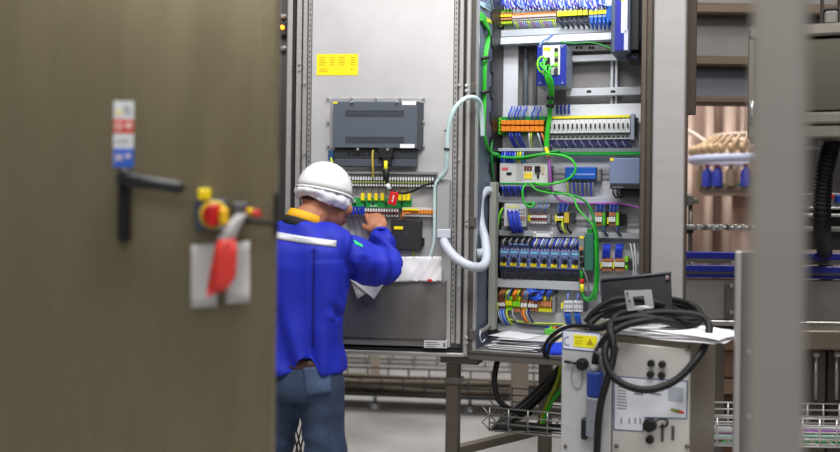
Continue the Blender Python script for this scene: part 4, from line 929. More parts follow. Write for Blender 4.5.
for k in range(5):
    c = [Vector(P(532.8+k*.7, 292.5+k*.8, VP-0.05-0.004*k)) + Vector((0.028*math.cos(a*PI/9), 0.012*math.sin(a*PI/4.5), 0.018*math.sin(a*PI/9))) for a in range(18)]
    mb.tube(c, 0.004, 6, closed=True)
S('wire_coil', 'small coil of blue wire above the lowest terminals', 'wire coil', CAB, mb, mat('coil_blue', (40, 84, 200), .45))
for k, (x, m_) in enumerate(((499, wgrey), (501, wlblue), (502.5, cyanblue), (504, wlblue), (507, ygreen), (513, wgrey), (522, wbrown), (524, worange), (527, wgrey), (529, wnavy))):
    d = 6 if k < 5 else 8
    wire('wire', 'coloured wire hanging in a bow under the lowest terminals', 'wire', CAB, [(x, 309, VP-0.05), (x-.5, 314, VP-0.075), (x+d*.4, 321, VP-0.075), (x+d, 325, VP-0.055), (x+d*1.7, 325.5, VP-0.03)], 0.0048, m_, 'coloured wires under the lowest terminals', 6, 4)
for k in range(4):
    wire('cable', 'yellow-green or navy wire lying along the lowest duct', 'cable', CAB, [(507+k*2, 319+k, VP-0.065), (522, 322+k*.7, VP-0.07), (540, 323.5+k*.7, VP-0.07), (565, 324+k*.9, VP-0.07)], 0.0042, (ygreen, wnavy, mat('olive_wire', (110, 128, 40), .5), wnavy)[k], 'wires along the lowest duct', 6)
for j, x0 in enumerate((563.5, 573.5)):
    t = T('plug_relay', 'small white plug-in relay, %s of the pair with blue wires below' % ('first' if j == 0 else 'second'), 'relay', CAB, P(x0+4.5, 313, VP-0.0105))
    mb = MB(); pb(mb, CAB, x0, 301, x0+9.3, 312, VP-0.07, VP-0.0105, .002); part(t, 'body', mb, mat('relay_white', (206, 208, 212), .5))
    mb = MB()
    for a in range(3):
        for c in range(2): pb(mb, CAB, x0+1+a*2.8, 303+c*5, x0+2.8+a*2.8, 304.6+c*5, VP-0.0715, VP-0.07)
    part(t, 'terminals', mb, midgrey)
    for k in range(3):
        wire('wire', 'blue wire below the %s white plug-in relay' % ('first' if j == 0 else 'second'), 'wire', CAB, [(x0+1.5+k*2.2, 311, VP-0.05), (x0+2+k*2, 316, VP-0.065), (x0+3.5+k*2, 324, VP-0.05)], 0.0052, mat('wire_mid_blue', (34, 90, 190), .45), 'blue wires below the %s white relay' % ('first' if j == 0 else 'second'), 6, 4)
    wire('wire', 'blue wire rising above the %s white plug-in relay' % ('first' if j == 0 else 'second'), 'wire', CAB, [(x0+4, 301.5, VP-0.05), (x0+4.2, 296, VP-0.06), (x0+6, 291, VP-0.04)], 0.0048, wlblue)
mb = MB(); pb(mb, CAB, 561, 303, 563.2, 308.5, VP-0.06, VP-0.0105); S('end_marker', 'yellow marker before the white plug-in relays', 'end marker', CAB, mb, lemon)
mb = MB(); pb(mb, CAB, 583, 300, 586, 312, VP-0.055, VP-0.0105, .001); S('end_clamp', 'dark end clamp after the white plug-in relays', 'end clamp', CAB, mb, darkgrey)
mb = MB(); p = P(556.5, 292, VP); mb.cyl((p[0], VP, p[2]), (p[0], VP-0.01, p[2]), 0.006); S('plug_button', 'round navy blanking plug above the white plug-in relays', 'blanking plug', CAB, mb, wnavy)
t = T('earth_block', 'small lime earth block with blue and red screws above the cabinet floor', 'terminal block', CAB, P(550, 337, VP-0.06))
mb = MB(); pb(mb, CAB, 544.5, 329, 560, 336.5, VP-0.10, VP-0.061, .002); part(t, 'body', mb, mat('earth_lime', (100, 200, 70), .5))
for k, m_ in enumerate((blue, lime, worange, maroon)):
    mb = MB(); pb(mb, CAB, 545.5+k*3.6, 327, 548+k*3.6, 330.5, VP-0.095, VP-0.07, .001); part(t, 'screw_head', mb, m_)
# earth strap at the lower side wall
wire('cable', 'grey earth strap bolted to the lower side wall', 'cable', CAB, [(480.5, 331, 0.02), (485, 329, 0.08), (491, 323, 0.2), (496, 317, 0.32)], 0.008, mat('strap_grey', (140, 142, 140), .5))
for k in range(2): wire('wire', 'yellow-green wire joining the earth strap on the side wall', 'wire', CAB, [(490, 324, 0.18), (493, 318-k*2, 0.25), (495.5, 312-k*3, 0.30), (498, 306-k*3, 0.35)], 0.0052, ygreen, 'earth wires at the side wall')
wire('wire', 'thin pale wire loop on the lower side wall', 'wire', CAB, [(480.5, 331, 0.02), (480, 336, 0.01), (482, 342, 0.04), (485, 339, 0.06)], 0.003, wwhite)
# paper stack, glove on the cabinet floor
def stack_sheet(k, org, rz, sx, sy, z, label, group):
    grid = []
    for i in range(7):
        row = []
        for j in range(7):
            x, y = (i/6-.5)*sx, (j/6-.5)*sy
            row.append((org[0]+x*math.cos(rz)-y*math.sin(rz), org[1]+x*math.sin(rz)+y*math.cos(rz), z + 0.006*k*0.15 + 0.010*(max(0, j/6-.5))*math.sin(i*.8+k) * .6 + (0.004 if True else 0)))
        grid.append(row)
    mb = MB(); mb.sheet(grid, 0.0015); return S('document', label, 'paper', CAB, mb, paperm if k % 2 else paper2, group)
c0 = P(520, 347, 0.14)
for k in range(7):
    stack_sheet(k, (c0[0]+0.006*k-0.01+random.uniform(-.012, .012), 0.15+random.uniform(-.015, .02), 0), R(random.uniform(-9, 6)), 0.20, 0.19, wB+0.003+0.0055*k, 'white document lying in the untidy pile on the cabinet floor', 'documents on the cabinet floor')
stack_sheet(1, (c0[0]-0.02, 0.16, 0), R(-14), 0.17, 0.16, wB+0.044, 'topmost white document of the pile on the cabinet floor', None)
t = None
mb = MB(); cg = P(556, 352, 0.06)
rows = []
for i in range(9):
    th = i/8; row = []
    for k in range(16):
        an = 2*PI*k/16
        rr = math.cos(th*PI/2)**.6
        p = Vector((0.052*rr*math.cos(an), 0.04*rr*math.sin(an), 0.045*th))
        p += Vector((0.010*noise.noise(p*40+Vector((3, 0, 0))), 0.01*noise.noise(p*40), 0.012*noise.noise(p*30+Vector((0, 7, 0)))*th))
        row.append((cg[0]+p.x, cg[1]+p.y, wB+0.002+max(0, p.z)))
    rows.append(row)
mb.rings(rows); S('cleaning_cloth', 'crumpled royal blue cloth on the cabinet floor beside the cart', 'cloth', CAB, mb, mat('cloth_blue', (24, 60, 200), .85))
mb = MB(); pb(mb, CAB, 551, 333, 566, 350, 0.22, 0.26, .004); S('carton', 'cream carton on the cabinet floor behind the black cables', 'box', CAB, mb, mat('cream', (220, 214, 186), .7))
# ------------------------------------------------------------ upright beside the cabinet
Q = ROOM.pix
UPF = Frame(Q(651, 226, 3.22)[0], 3.22, R(20))
t = T('steel_upright', 'broad pale grey steel upright between the open cabinet and the machine', 'steel post', UPF, (0.055, 0.06, 0))
a, b = UPF.pix(651.5, 226, 0)[0], UPF.pix(683.5, 226, 0)[0]
mb = MB(); mb.box(a, b, 0, 0.10, 0, 2.7, 0.004); part(t, 'column', mb, post_grey)
mb = MB(); mb.box(b-0.001, b+0.004, 0.004, 0.12, 0, 2.7, 0.001); part(t, 'side_edge', mb, steel_brown, 'side face with brown shading painted in')  # thin darker skin paints the shading on this side of the column
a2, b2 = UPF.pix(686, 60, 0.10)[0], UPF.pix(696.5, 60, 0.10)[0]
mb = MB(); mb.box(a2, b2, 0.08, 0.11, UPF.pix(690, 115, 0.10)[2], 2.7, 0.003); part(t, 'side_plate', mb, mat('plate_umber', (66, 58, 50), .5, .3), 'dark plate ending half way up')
mb = MB(); mb.box(a-0.03, b+0.03, -0.03, 0.15, 0, 0.012); part(t, 'foot_plate', mb, steel_dark)

# ------------------------------------------------------------ wire trays
def basket(name, label, fr, u0, u1, v0, v1, w0, w1, step, r, m, group=None, nv=3, nh=3):
    t = T(name, label, 'cable tray', fr, ((u0+u1)/2, (v0+v1)/2, w0), group)
    n = max(2, round(abs(u1-u0)/step))
    for side, v in (('near', v0), ('far', v1)):
        mb = MB()
        for k in range(nh): z = w0+(w1-w0)*k/(nh-1); mb.tube([(u0, v, z), (u1, v, z)], r, 5)
        for k in range(n+1): u = u0+(u1-u0)*k/n; mb.tube([(u, v, w0), (u, v, w1)], r, 5)
        part(t, 'side_grid', mb, m)
    mb = MB()
    for k in range(nv): v = v0+(v1-v0)*(k+.5)/nv; mb.tube([(u0, v, w0), (u1, v, w0)], r, 5)
    for k in range(n+1): u = u0+(u1-u0)*k/n; mb.tube([(u, v0, w0), (u, v1, w0)], r, 5)
    part(t, 'bottom_grid', mb, m)
    return t
wire_m = mat('tray_wire', (142, 142, 138), .38, .7)
zt = P(520, 410, 0.03)[2]; zb = P(520, 433, 0.03)[2]
ub0, ub1 = P(489.5, 420, 0.03)[0], P(650, 420, 0.03)[0]
t = basket('wire_cable_tray', 'galvanised wire cable tray hanging under the open cabinet', CAB, ub0, ub1, 0.03, 0.42, zb, zt, 0.078, 0.0035, wire_m, None, 4, 4)
for k in range(4):
    v = 0.03+k*0.12; mb = MB()
    mb.tube([(ub0, v, zb), (ub0-0.03, v, zb+(zt-zb)*.33), (ub0, v, zb+(zt-zb)*.66), (ub0-0.03, v, zt)], 0.003, 5)
    part(t, 'bent_end', mb, wire_m)
for k in range(6):
    m_ = (rubber, mat('cable_dark_grey', (70, 70, 72), .5), rubber, mat('cable_mid_grey', (118, 118, 118), .5), rubber, mat('cable_mid_grey', (118, 118, 118), .5))[k]
    wire('cable', 'black or grey cable bending into the wire tray under the cabinet', 'cable', CAB, [(492+k*2, 428-k*2, 0.10+k*.03), (508, 424-k*2.2, 0.10+k*.035), (524, 413-k*2.4, 0.16+k*.035), (540, 399-k*2.6, 0.26+k*.03), (552, 384-k*2, 0.36+k*.02), (560, 366, 0.42)], 0.010, m_, 'cables bending into the wire tray')
for k in range(5):
    wire('cable', 'black cable lying in the wire tray under the cabinet', 'cable', CAB, [(495+k*3, 429, 0.08+k*.05), (520, 428-k*.8, 0.08+k*.05), (560, 429-k*.5, 0.08+k*.05), (620, 431-k, 0.08+k*.05)], 0.013, rubber, 'cables lying in the wire tray')
wire('cable', 'thick black cable hanging from the cabinet bottom in a bow to the wire tray', 'cable', CAB, [(499, 357, 0.08), (496, 367, 0.06), (494.5, 382, 0.05), (497.5, 398, 0.05), (506, 407, 0.06), (516, 411.5, 0.10), (530, 413, 0.2)], 0.0115, rubber, None, 8)
for k in range(2): wire('cable', 'yellow-green cable dropping from the cabinet into the wire tray', 'cable', CAB, [(562+k*3, 362, 0.30), (557+k*3, 382, 0.28), (549+k*3, 400, 0.26), (543+k*3, 414, 0.22), (541+k*3, 424, 0.20)], 0.008, ygreen if k == 0 else mat('olive_wire', (110, 128, 40), .5), 'yellow-green cables into the wire tray')
wire('cable', 'bright green cable curving into the wire tray by the cart', 'cable', CAB, [(566, 384, 0.2), (560, 392, 0.18), (553, 400, 0.17), (548, 410, 0.17), (543, 424, 0.18)], 0.008, green)
# long low tray far back on the floor
FAR = Frame(Q(340, 400, 6.8)[0], 6.8, R(6))
F = FAR.pix
ft0, ft1 = F(450, 379, 0)[2], F(450, 396, 0)[2]
t = basket('floor_cable_tray', 'long wire cable tray on short feet far back on the concrete floor', FAR, -0.5, 2.6, 0, 0.35, ft1, ft0, 0.16, 0.007, mat('tray_wire_dark', (96, 92, 88), .45, .5), None, 3, 3)
mb = MB(); mb.box(-0.5, 2.6, -0.012, 0.36, ft1-0.02, ft1-0.008); part(t, 'black_base', mb, mat('tray_base', (34, 50, 56), .5))
for px in (375, 470, 250):
    u = F(px, 400, 0.1)[0]
    mb = MB(); mb.cyl((u, 0.1, 0), (u, 0.1, 0.02), 0.06, 0.05, 14); mb.cyl((u, 0.1, 0.02), (u, 0.1, 0.05), 0.05, 0.016, 14); mb.cyl((u, 0.1, 0.05), (u, 0.1, ft1), 0.014, seg=8); part(t, 'foot', mb, bright)
for k in range(5):
    mb = MB(); mb.tube([(-0.5+0.6*i, 0.04+0.065*k+0.01*math.sin(i*1.7+k), ft1+0.025+0.012*math.sin(i*2.1+k*2)+0.045*(k % 2)) for i in range(6)], 0.024, 7)
    S('cable', 'brown or tan cable lying in the far floor tray', 'cable', FAR, mb, mat('cable_tan', (120, 108, 92), .6) if k % 2 else mat('cable_brown', (84, 72, 60), .6), 'cables lying in the far floor tray')
# second tray further behind and machine feet
FAR2 = Frame(0, 8.4, R(5))
z2a, z2b = FAR2.pix(420, 366, 0)[2], FAR2.pix(420, 374, 0)[2]
t = basket('floor_cable_tray', 'second wire cable tray further away behind the long floor tray', FAR2, -1.4, 2.2, 0, 0.3, max(.05, z2b), max(.14, z2a), 0.22, 0.007, wire_m, None, 2, 2)
for px in (-0.9, 0.3, 1.5):
    mb = MB(); mb.cyl((px, 0.1, 0), (px, 0.1, 0.03), 0.06, 0.03, 12); mb.cyl((px, 0.1, 0.03), (px, 0.1, max(.05, z2b)), 0.014, seg=8); part(t, 'foot', mb, bright)
for (px, w_, Z, m_, lb) in ((519.5, 16, 6.2, mat('pale_post', (176, 164, 152), .5, .2), 'pale square machine leg behind the hanging black cable'), (375, 9, 8.0, mat('pale_post', (176, 164, 152), .5, .2), 'thin pale machine leg far behind the floor tray')):
    h = w_/900*Z/2; x = Q(px, 380, Z)[0]
    t = T('machine_support', lb, 'machine leg', ROOM, (x, Z, 0))
    mb = MB(); mb.box(x-h, x+h, Z-h, Z+h, 0.02, 1.3, 0.005); part(t, 'tube', mb, m_)
    mb = MB(); mb.box(x-h*1.5, x+h*1.5, Z-h*1.5, Z+h*1.5, 0, 0.02, 0.004); part(t, 'foot_plate', mb, zinc)
# dark machine behind the door edge with a small lamp
t = T('signal_panel', 'dark machine column with a small amber lamp behind the foreground door', 'machine', ROOM, Q(281, 300, 5.0)[:2] + (0,))
x0, x1 = Q(262, 226, 5.0)[0], Q(288, 226, 5.0)[0]
mb = MB(); mb.box(x0, x1, 5.0, 5.3, 0, 2.9, 0.01); part(t, 'column', mb, mat('dark_machine', (62, 60, 60), .5, .2))
mb = MB(); pb(mb, ROOM, 279, 20, 287, 36, 4.95, 5.0, .01); part(t, 'lamp_box', mb, black)
mb = MB(); c = Q(282.3, 27.5, 4.95); mb.cyl(c, (c[0], c[1]-0.02, c[2]), 0.012, 0.010, 12); part(t, 'lamp', mb, mat('amber_lamp', (255, 150, 20), .4, emit=4.0), 'glowing amber lamp')
for y in (45, 13):
    mb = MB(); pb(mb, ROOM, 279, y, 286, y+5, 4.95, 5.0, .01); part(t, 'bracket', mb, zinc)

# ------------------------------------------------------------ the cart with the cable coil
C = CART.pix
cl = C(562, 390, 0)[0]; cm = C(612.5, 390, 0)[0]; cr = C(690, 390, 0)[0]; CD = 0.36
ctz = C(562, 331, 0)[2]; cbz = 0.66
t = T('equipment_cart', 'scuffed stainless control box on a frame, papers and cable coil on top', 'equipment cart', CART, ((cl+cr)/2, CD/2, 0))
mb = MB(); mb.box(cl, cr, 0.004, CD, cbz, ctz, 0.004); part(t, 'body', mb, mat('cart_steel', (150, 142, 128), .36, .6, .05, 6, (1, 1, 8)))
mb = MB(); mb.box(cl, cm-0.002, -0.008, 0.004, cbz+0.045, ctz-0.004, 0.003); part(t, 'front_panel', mb, mat('cart_panel_grey', (196, 196, 198), .42, .35, .04, 6, (1, 1, 6)), 'pale grey narrow front panel')
mb = MB(); mb.box(cm+0.002, cr, -0.004, 0.004, cbz+0.02, ctz-0.02, 0.003); part(t, 'front_panel', mb, mat('cart_panel_bright', (222, 219, 214), .36, .5, .12, 4, (1, 1, .6), rvar=.08), 'brushed bright wide front panel')
mb = MB()
for k in range(14): mb.box(cl+0.012+k*0.011, cl+0.018+k*0.011, -0.009, 0.0, cbz+0.008, cbz+0.04)
part(t, 'vent_slots', mb, gasket_m)
mb = MB(); pb(mb, CART, 562.5, 331.5, 600.5, 351, -0.0095, -0.008, .0005); mb.m = 1; pb(mb, CART, 563.2, 332.5, 600, 350, -0.0105, -0.0093, .0003); part(t, 'label_plate', mb, [bluetrim, mat('label_white', (214, 218, 226), .45)], 'white label plate with a blue border')
mb = MB(); pb(mb, CART, 573.5, 335.5, 597, 347.5, -0.0115, -0.0103); mb.m = 1
pb(mb, CART, 575, 337, 583, 338, -0.012, -0.0113); pb(mb, CART, 575, 340.5, 583, 341.2, -0.012, -0.0113); pb(mb, CART, 575, 343.2, 582, 343.9, -0.012, -0.0113)
p = C(590, 342, -0.0113); mb.prism([(p[0]-.012, p[2]-.010), (p[0]+.012, p[2]-.010), (p[0], p[2]+.013)], -0.012, -0.0113)
part(t, 'warning_sticker', mb, [lemon, inky], 'yellow warning sticker with a triangle')
mb = MB(); c = C(567.5, 341, -0.011); mb.tube([(c[0]+.011*math.cos(a*PI/6+1.2), -0.0112, c[2]+.014*math.sin(a*PI/6+1.2)) for a in range(9)], 0.0012, 5); part(t, 'logo', mb, bluetrim)
# connector with lanyard
mb = MB(); p = C(583.5, 363.5, -0.008); mb.cyl(p, (p[0], p[1]-0.022, p[2]), 0.019, 0.019, 18); mb.cyl((p[0], p[1]-0.022, p[2]), (p[0], p[1]-0.03, p[2]), 0.015, 0.013, 18); mb.tube([(p[0]-.06, p[1]-.01, p[2]+.002), (p[0]-.02, p[1]-.012, p[2])], 0.005, 8); part(t, 'round_connector', mb, black, 'black capped round connector')
mb = MB(); mb.tube(path(CART, [(575, 364, -.016), (571, 372, -.012), (572, 382, -.012), (576.5, 388, -.012), (581, 385, -.012), (582, 376, -.012), (582.5, 369, -.02)]), 0.0018, 6); part(t, 'lanyard', mb, wgrey)
# big legend label
mb = MB()
def legend(mb, g, v0, v1):
    pts = [(614+g, 376+g), (688-g, 381+g), (687-g, 419-g), (644.5-g*.3, 418-g), (643.5-g, 432-g), (613.5+g, 430-g)]
    mb.prism([(C(x, y, v0)[0], C(x, y, v0)[2]) for x, y in pts], v0, v1)
legend(mb, 0, -0.0055, -0.004); mb.m = 1; legend(mb, 1.0, -0.0062, -0.0054)
part(t, 'legend_plate', mb, [bluetrim, mat('legend_pale', (204, 208, 214), .4)], 'pale legend plate with a blue border')
mb = MB()
lines(mb, CART, 617, 386, 629, 410, 8, -0.0062, .3)
part(t, 'print', mb, inkm)
for x in (634, 650):
    mb = MB(); lines(mb, CART, x, 392, x+13, 396, 1, -0.0062, .4); part(t, 'caption', mb, inkm)
for x in (620.5, 628.5, 634.5, 639.5):
    mb = MB(); pb(mb, CART, x, 418, x+1.4, 424, -0.0068, -0.0062); part(t, 'slot_symbol', mb, inkm)
mb = MB(); pb(mb, CART, 668, 387, 683, 402, -0.0066, -0.0062); pb(mb, CART, 662, 385.5, 665, 388.5, -0.0066, -0.0062); part(t, 'legend_drawing', mb, mat('drawing_grey', (156, 162, 172), .5))
mb = MB(); mb.m = 0; a = C(671, 408, -.0066); mb.prism([(a[0], a[2]), (a[0]+.03, a[2]-.003), (a[0]+.024, a[2]-.014), (a[0]-.002, a[2]-.008)], -.0068, -.0062); part(t, 'legend_picture', mb, mat('olive_print', (120, 120, 30), .5))
mb = MB(); pb(mb, CART, 679, 411, 684, 413.5, -.007, -.0062); part(t, 'legend_picture', mb, red)
for (x, y) in ((651.5, 363), (662.5, 364), (651, 374), (662, 375)):
    mb = MB(); p = C(x, y, -0.004); mb.cyl(p, (p[0], p[1]-0.016, p[2]), 0.0115, 0.010, 14); part(t, 'black_button', mb, black)
mb = MB(); p = C(650.5, 424.5, -0.004); mb.cyl(p, (p[0], p[1]-0.024, p[2]), 0.021, 0.019, 18); part(t, 'round_socket', mb, black, 'black capped round socket')
mb = MB(); mb.tube(path(CART, [(656, 421, -.02), (662, 419, -.012), (667, 421, -.010), (666, 426, -.010), (659, 427, -.014)]), 0.0028, 6); part(t, 'lanyard', mb, rubber)
mb = MB(); p = C(650, 439.5, -0.004); mb.cyl(p, (p[0], p[1]-0.012, p[2]), 0.013, 0.012, 16); part(t, 'round_button', mb, black)
for x, y0, y1 in ((660.5, 424, 442), (671, 426, 440.5)):
    mb = MB(); pb(mb, CART, x, y0, x+3, y1, -0.009, -0.004, .002); part(t, 'slot_connector', mb, mat('slot_grey', (92, 88, 84), .4, .4))
for (x, y) in ((687.5, 349), (687, 446.5), (617, 349), (616.5, 446), (566, 446)):
    mb = MB(); p = C(x, y, -0.004); mb.cyl(p, (p[0], p[1]-0.008, p[2]), 0.0075, 0.006, 8); part(t, 'bolt', mb, steel_dark)
mb = MB(); pb(mb, CART, 580.5, 418.5, 586.5, 440, -0.03, -0.006, .004); part(t, 'holder', mb, black, 'black connector holder')
mb = MB()
for (u, v) in ((cl+.03, .03), (cr-.03, .03), (cl+.03, CD-.03), (cr-.03, CD-.03)): mb.box(u-.018, u+.018, v-.018, v+.018, 0.10, cbz, .003)
mb.box(cl+.01, cr-.01, .012, .048, .22, .25); mb.box(cl+.01, cr-.01, CD-.048, CD-.012, .22, .25)
part(t, 'stand', mb, steel_dark)
for (u, v) in ((cl+.03, .03), (cr-.03, .03), (cl+.03, CD-.03), (cr-.03, CD-.03)):
    mb = MB(); mb.cyl((u-.016, v, .05), (u+.016, v, .05), .05, seg=18); mb.box(u-.022, u+.022, v-.012, v+.012, .05, .105, .002); part(t, 'caster', mb, rubber)
# hand connector hanging in front
t = T('cable_connector', 'blue and silver cable connector hanging at the narrow front panel of the cart', 'connector', CART, C(592, 434, -0.03))
mb = MB(); pb(mb, CART, 586, 372, 600.5, 398, -0.05, -0.014, .006); part(t, 'blue_shell', mb, mat('shell_blue', (28, 54, 132), .38))
mb = MB(); pb(mb, CART, 585.5, 397.5, 599.5, 438, -0.048, -0.014, .005); part(t, 'silver_shell', mb, mat('shell_silver', (150, 156, 168), .35, .5))
mb = MB(); p = C(594, 369, -0.032); mb.cyl((p[0], p[1], p[2]-.01), (p[0], p[1], p[2]+.014), 0.016, 0.013, 12); part(t, 'gland', mb, midgrey)
mb = MB(); pb(mb, CART, 590, 420, 596, 422, -0.0495, -0.048); part(t, 'mark', mb, midgrey)
# papers on top
def top_sheet(k, uc, vc, rz, su, sv_, label, group=None, droop=0.0, z=None):
    grid = []
    z = ctz+0.004+0.0035*k if z is None else z
    for i in range(9):
        row = []
        for j in range(13):
            x, y = (j/12-.5)*su, (i/8-.5)*sv_
            u = uc+x*math.cos(rz)-y*math.sin(rz); v = vc+x*math.sin(rz)+y*math.cos(rz)
            over = max(0, u-cr)+max(0, -v)
            row.append((u, v, z - droop*over*over*8 + 0.004*math.sin(j*.7+i*.5+k) * (0.5+0.5*math.sin(k))))
        grid.append(row)
    mb = MB(); mb.sheet(grid, 0.0025); return S('document', label, 'paper', CART, mb, paperm, group)
for k in range(5):
    top_sheet(k, cm+0.165+0.01*(k % 3), 0.095+0.008*(k % 2), R((-6, 4, -2, 7, 0)[k]), 0.33, 0.22, 'white document in the thin stack under the cable coil on the cart', 'documents on the cart')
top_sheet(6, cm+0.21, 0.09, R(-10), 0.29, 0.21, 'topmost white document on the cart, its corner jutting past the edge', None, 0.06)
# tablet and bracket
TB = Frame(CART.o[0], CART.o[1], R(10))
t = T('tablet', 'black flat screen leaning back on the cart behind the cable coil', 'tablet', ROOM, Q(637, 318, 3.03))
x0, y0, Z = 601, 276, 3.0
mb = MB()
c = [Q(601, 281, 3.06), Q(671, 274, 2.98), Q(672.5, 314, 2.93), Q(604, 319, 3.01)]
cc = [Vector(p) for p in c]
th = Vector((0.05, 0.02, 0.005)); n_ = Vector((0.12, 0.018, 0.0))
mb.add(cc + [p + Vector((0.0, 0.022, -0.004)) for p in cc], [(0, 1, 2, 3), (7, 6, 5, 4), (0, 4, 5, 1), (1, 5, 6, 2), (2, 6, 7, 3), (3, 7, 4, 0)])
part(t, 'screen', mb, mat('screen_black', (26, 25, 30), .25))
mb = MB()
e = [cc[0]+Vector((0, -.002, .004)), cc[1]+Vector((0, -.002, .004))]
mb.tube([e[0], e[1]], 0.005, 8); part(t, 'top_edge', mb, darkgrey)
mb = MB(); p = Vector(Q(667, 278, 2.97)); mb.ell(p, .006, .006, .009); part(t, 'corner_button', mb, mat('corner_pink', (140, 110, 120), .4))
mb = MB(); a = Vector(Q(640, 300, 3.0)); mb.tube([a+Vector((0, .03, 0)), Vector(Q(645, 322, 3.10))], .012, 8); part(t, 'stand', mb, black)
t = T('bracket_plate', 'bright square-holed metal plate standing in front of the black screen', 'bracket', ROOM, Q(640, 312, 2.9))
o_ = [Q(624.5, 291, 2.88), Q(651.5, 290, 2.86), Q(654, 308, 2.86), Q(627.5, 311, 2.88)]
i_ = [Q(632.5, 296.5, 2.875), Q(644, 296, 2.868), Q(645.5, 305.5, 2.868), Q(634.5, 306.5, 2.875)]
V_ = [Vector(p) for p in o_+i_]; B_ = [p+Vector((0.001, .010, 0)) for p in V_]
mb = MB(); fs = []
for k in range(4):
    k2 = (k+1) % 4
    fs += [(k, k2, 4+k2, 4+k), (8+k, 12+k, 12+k2, 8+k2), (k, 8+k, 8+k2, k2), (4+k, 4+k2, 12+k2, 12+k)]
mb.add(V_+B_, fs); part(t, 'plate', mb, mat('bracket_bright', (206, 206, 206), .35, .5))
for (x, y) in ((627.5, 293.5), (649.5, 292.8), (629.5, 301), (651, 300.5)):
    mb = MB(); p = Q(x, y, 2.87); mb.cyl((p[0], p[1]-.004, p[2]), (p[0], p[1]+.006, p[2]), .0035, seg=8); part(t, 'screw', mb, darkgrey)
mb = MB(); mb.tube([Q(640, 309, 2.885), Q(641, 320, 2.93)], .010, 8); part(t, 'foot', mb, midgrey)
# thick black cable coil
def thick(name, label, pts, r, group=None, m=rubber, rib=True):
    pth = smooth_path([Q(*p) for p in pts], 12); mb = MB()
    if rib:
        q = []
        for i in range(len(pth)-1): q += [pth[i], pth[i].lerp(pth[i+1], .5)]
        q.append(pth[-1]); mb.tube(q, [r if (i//2) % 2 else r*.95 for i in range(len(q))], 10)
    else: mb.tube(pth, r, 10)
    return S(name, label, 'cable', ROOM, mb, m, group)
thick('coiled_cable', 'thick black cable coiled on the cart, one end hanging in a wide front loop', [
    (594.5, 369, 2.90), (596, 356, 2.86), (601, 345, 2.82), (610, 334, 2.80), (626, 325, 2.80), (648, 320.5, 2.80), (672, 321, 2.84), (694, 325, 2.88), (699, 319, 2.98), (688, 309, 3.04), (660, 303, 3.04), (634, 303.5, 3.0), (612, 309, 2.98), (596, 318, 2.97), (590, 326, 2.95), (600, 328, 2.88), (620, 321, 2.86), (650, 313.5, 2.86), (680, 313, 2.84), (701, 316.5, 2.82), (709, 326, 2.78), (706, 343, 2.74), (695, 361, 2.71), (676, 380, 2.70), (652, 389.5, 2.70), (630, 387, 2.72), (613, 376.5, 2.74), (606, 362, 2.76), (605.5, 348, 2.78), (611, 339, 2.80)], 0.0118)
thick('coiled_cable', 'second thick black cable running down the front of the cart', [
    (664, 298, 3.0), (690, 304, 3.02), (700, 314, 2.96), (692, 320, 2.92), (666, 316, 2.92), (640, 311, 2.90), (618, 315, 2.88), (610, 328, 2.80), (613, 342, 2.77), (613.5, 356, 2.76), (608.5, 376, 2.75), (602, 398, 2.75), (598.5, 420, 2.75), (597.5, 440, 2.76), (596.5, 462, 2.77), (594, 520, 2.80)], 0.0115)
thick('coiled_cable', 'black cable arching from the coil up to the side of the screen', [(586, 322, 2.98), (594, 312, 2.97), (606, 303, 2.96), (618, 299, 2.95), (632, 299, 2.94), (655, 303, 2.95), (680, 312, 2.97), (700, 327, 2.94)], 0.011)
thick('coiled_cable', 'lower black cable of the coil nearest the papers', [(599, 328, 2.84), (616, 321, 2.82), (640, 317, 2.81), (665, 321, 2.81), (684, 327, 2.84), (700, 331, 2.88)], 0.011)
mb = MB(); mb.tube([Q(598.8, 351, 2.845), Q(602.2, 345, 2.825)], 0.0175, 10); S('cable_clip', 'grey clip on the thick black cable above the blue connector', 'cable clip', ROOM, mb, mat('clip_silver', (168, 168, 170), .4, .3))
for k, pts in enumerate(([(588, 326, 2.98), (572, 326, 3.06), (558, 331, 3.16), (548, 340, 3.24), (544, 350, 3.28), (545, 357, 3.3)],
                         [(586, 330, 2.98), (572, 331, 3.06), (560, 336, 3.16), (551, 344, 3.24), (547.5, 353, 3.28), (548, 358, 3.3)])):
    thick('thin_cable', 'black cable drooping from the cart into the cabinet, the %s one' % ('upper' if k == 0 else 'lower'), pts, 0.0065, None, rubber, False)
wire('thin_cable', 'pale cable bundle end resting by the cabinet documents', 'cable', ROOM, [(566, 326.5, 3.25), (558, 331, 3.28), (553, 336, 3.30), (549, 342, 3.32)], 0.009, mat('cable_pale', (170, 172, 168), .5))
for k in range(3):
    thick('thin_cable', 'thin black lead meandering over the documents on the cart', [(636+k*8, 333+k, 2.84), (656+k*6, 329-k, 2.86), (676+k*3, 327+k*2, 2.88), (694, 322+k*2, 2.90)], 0.003, 'thin leads on the cart', rubber, False)

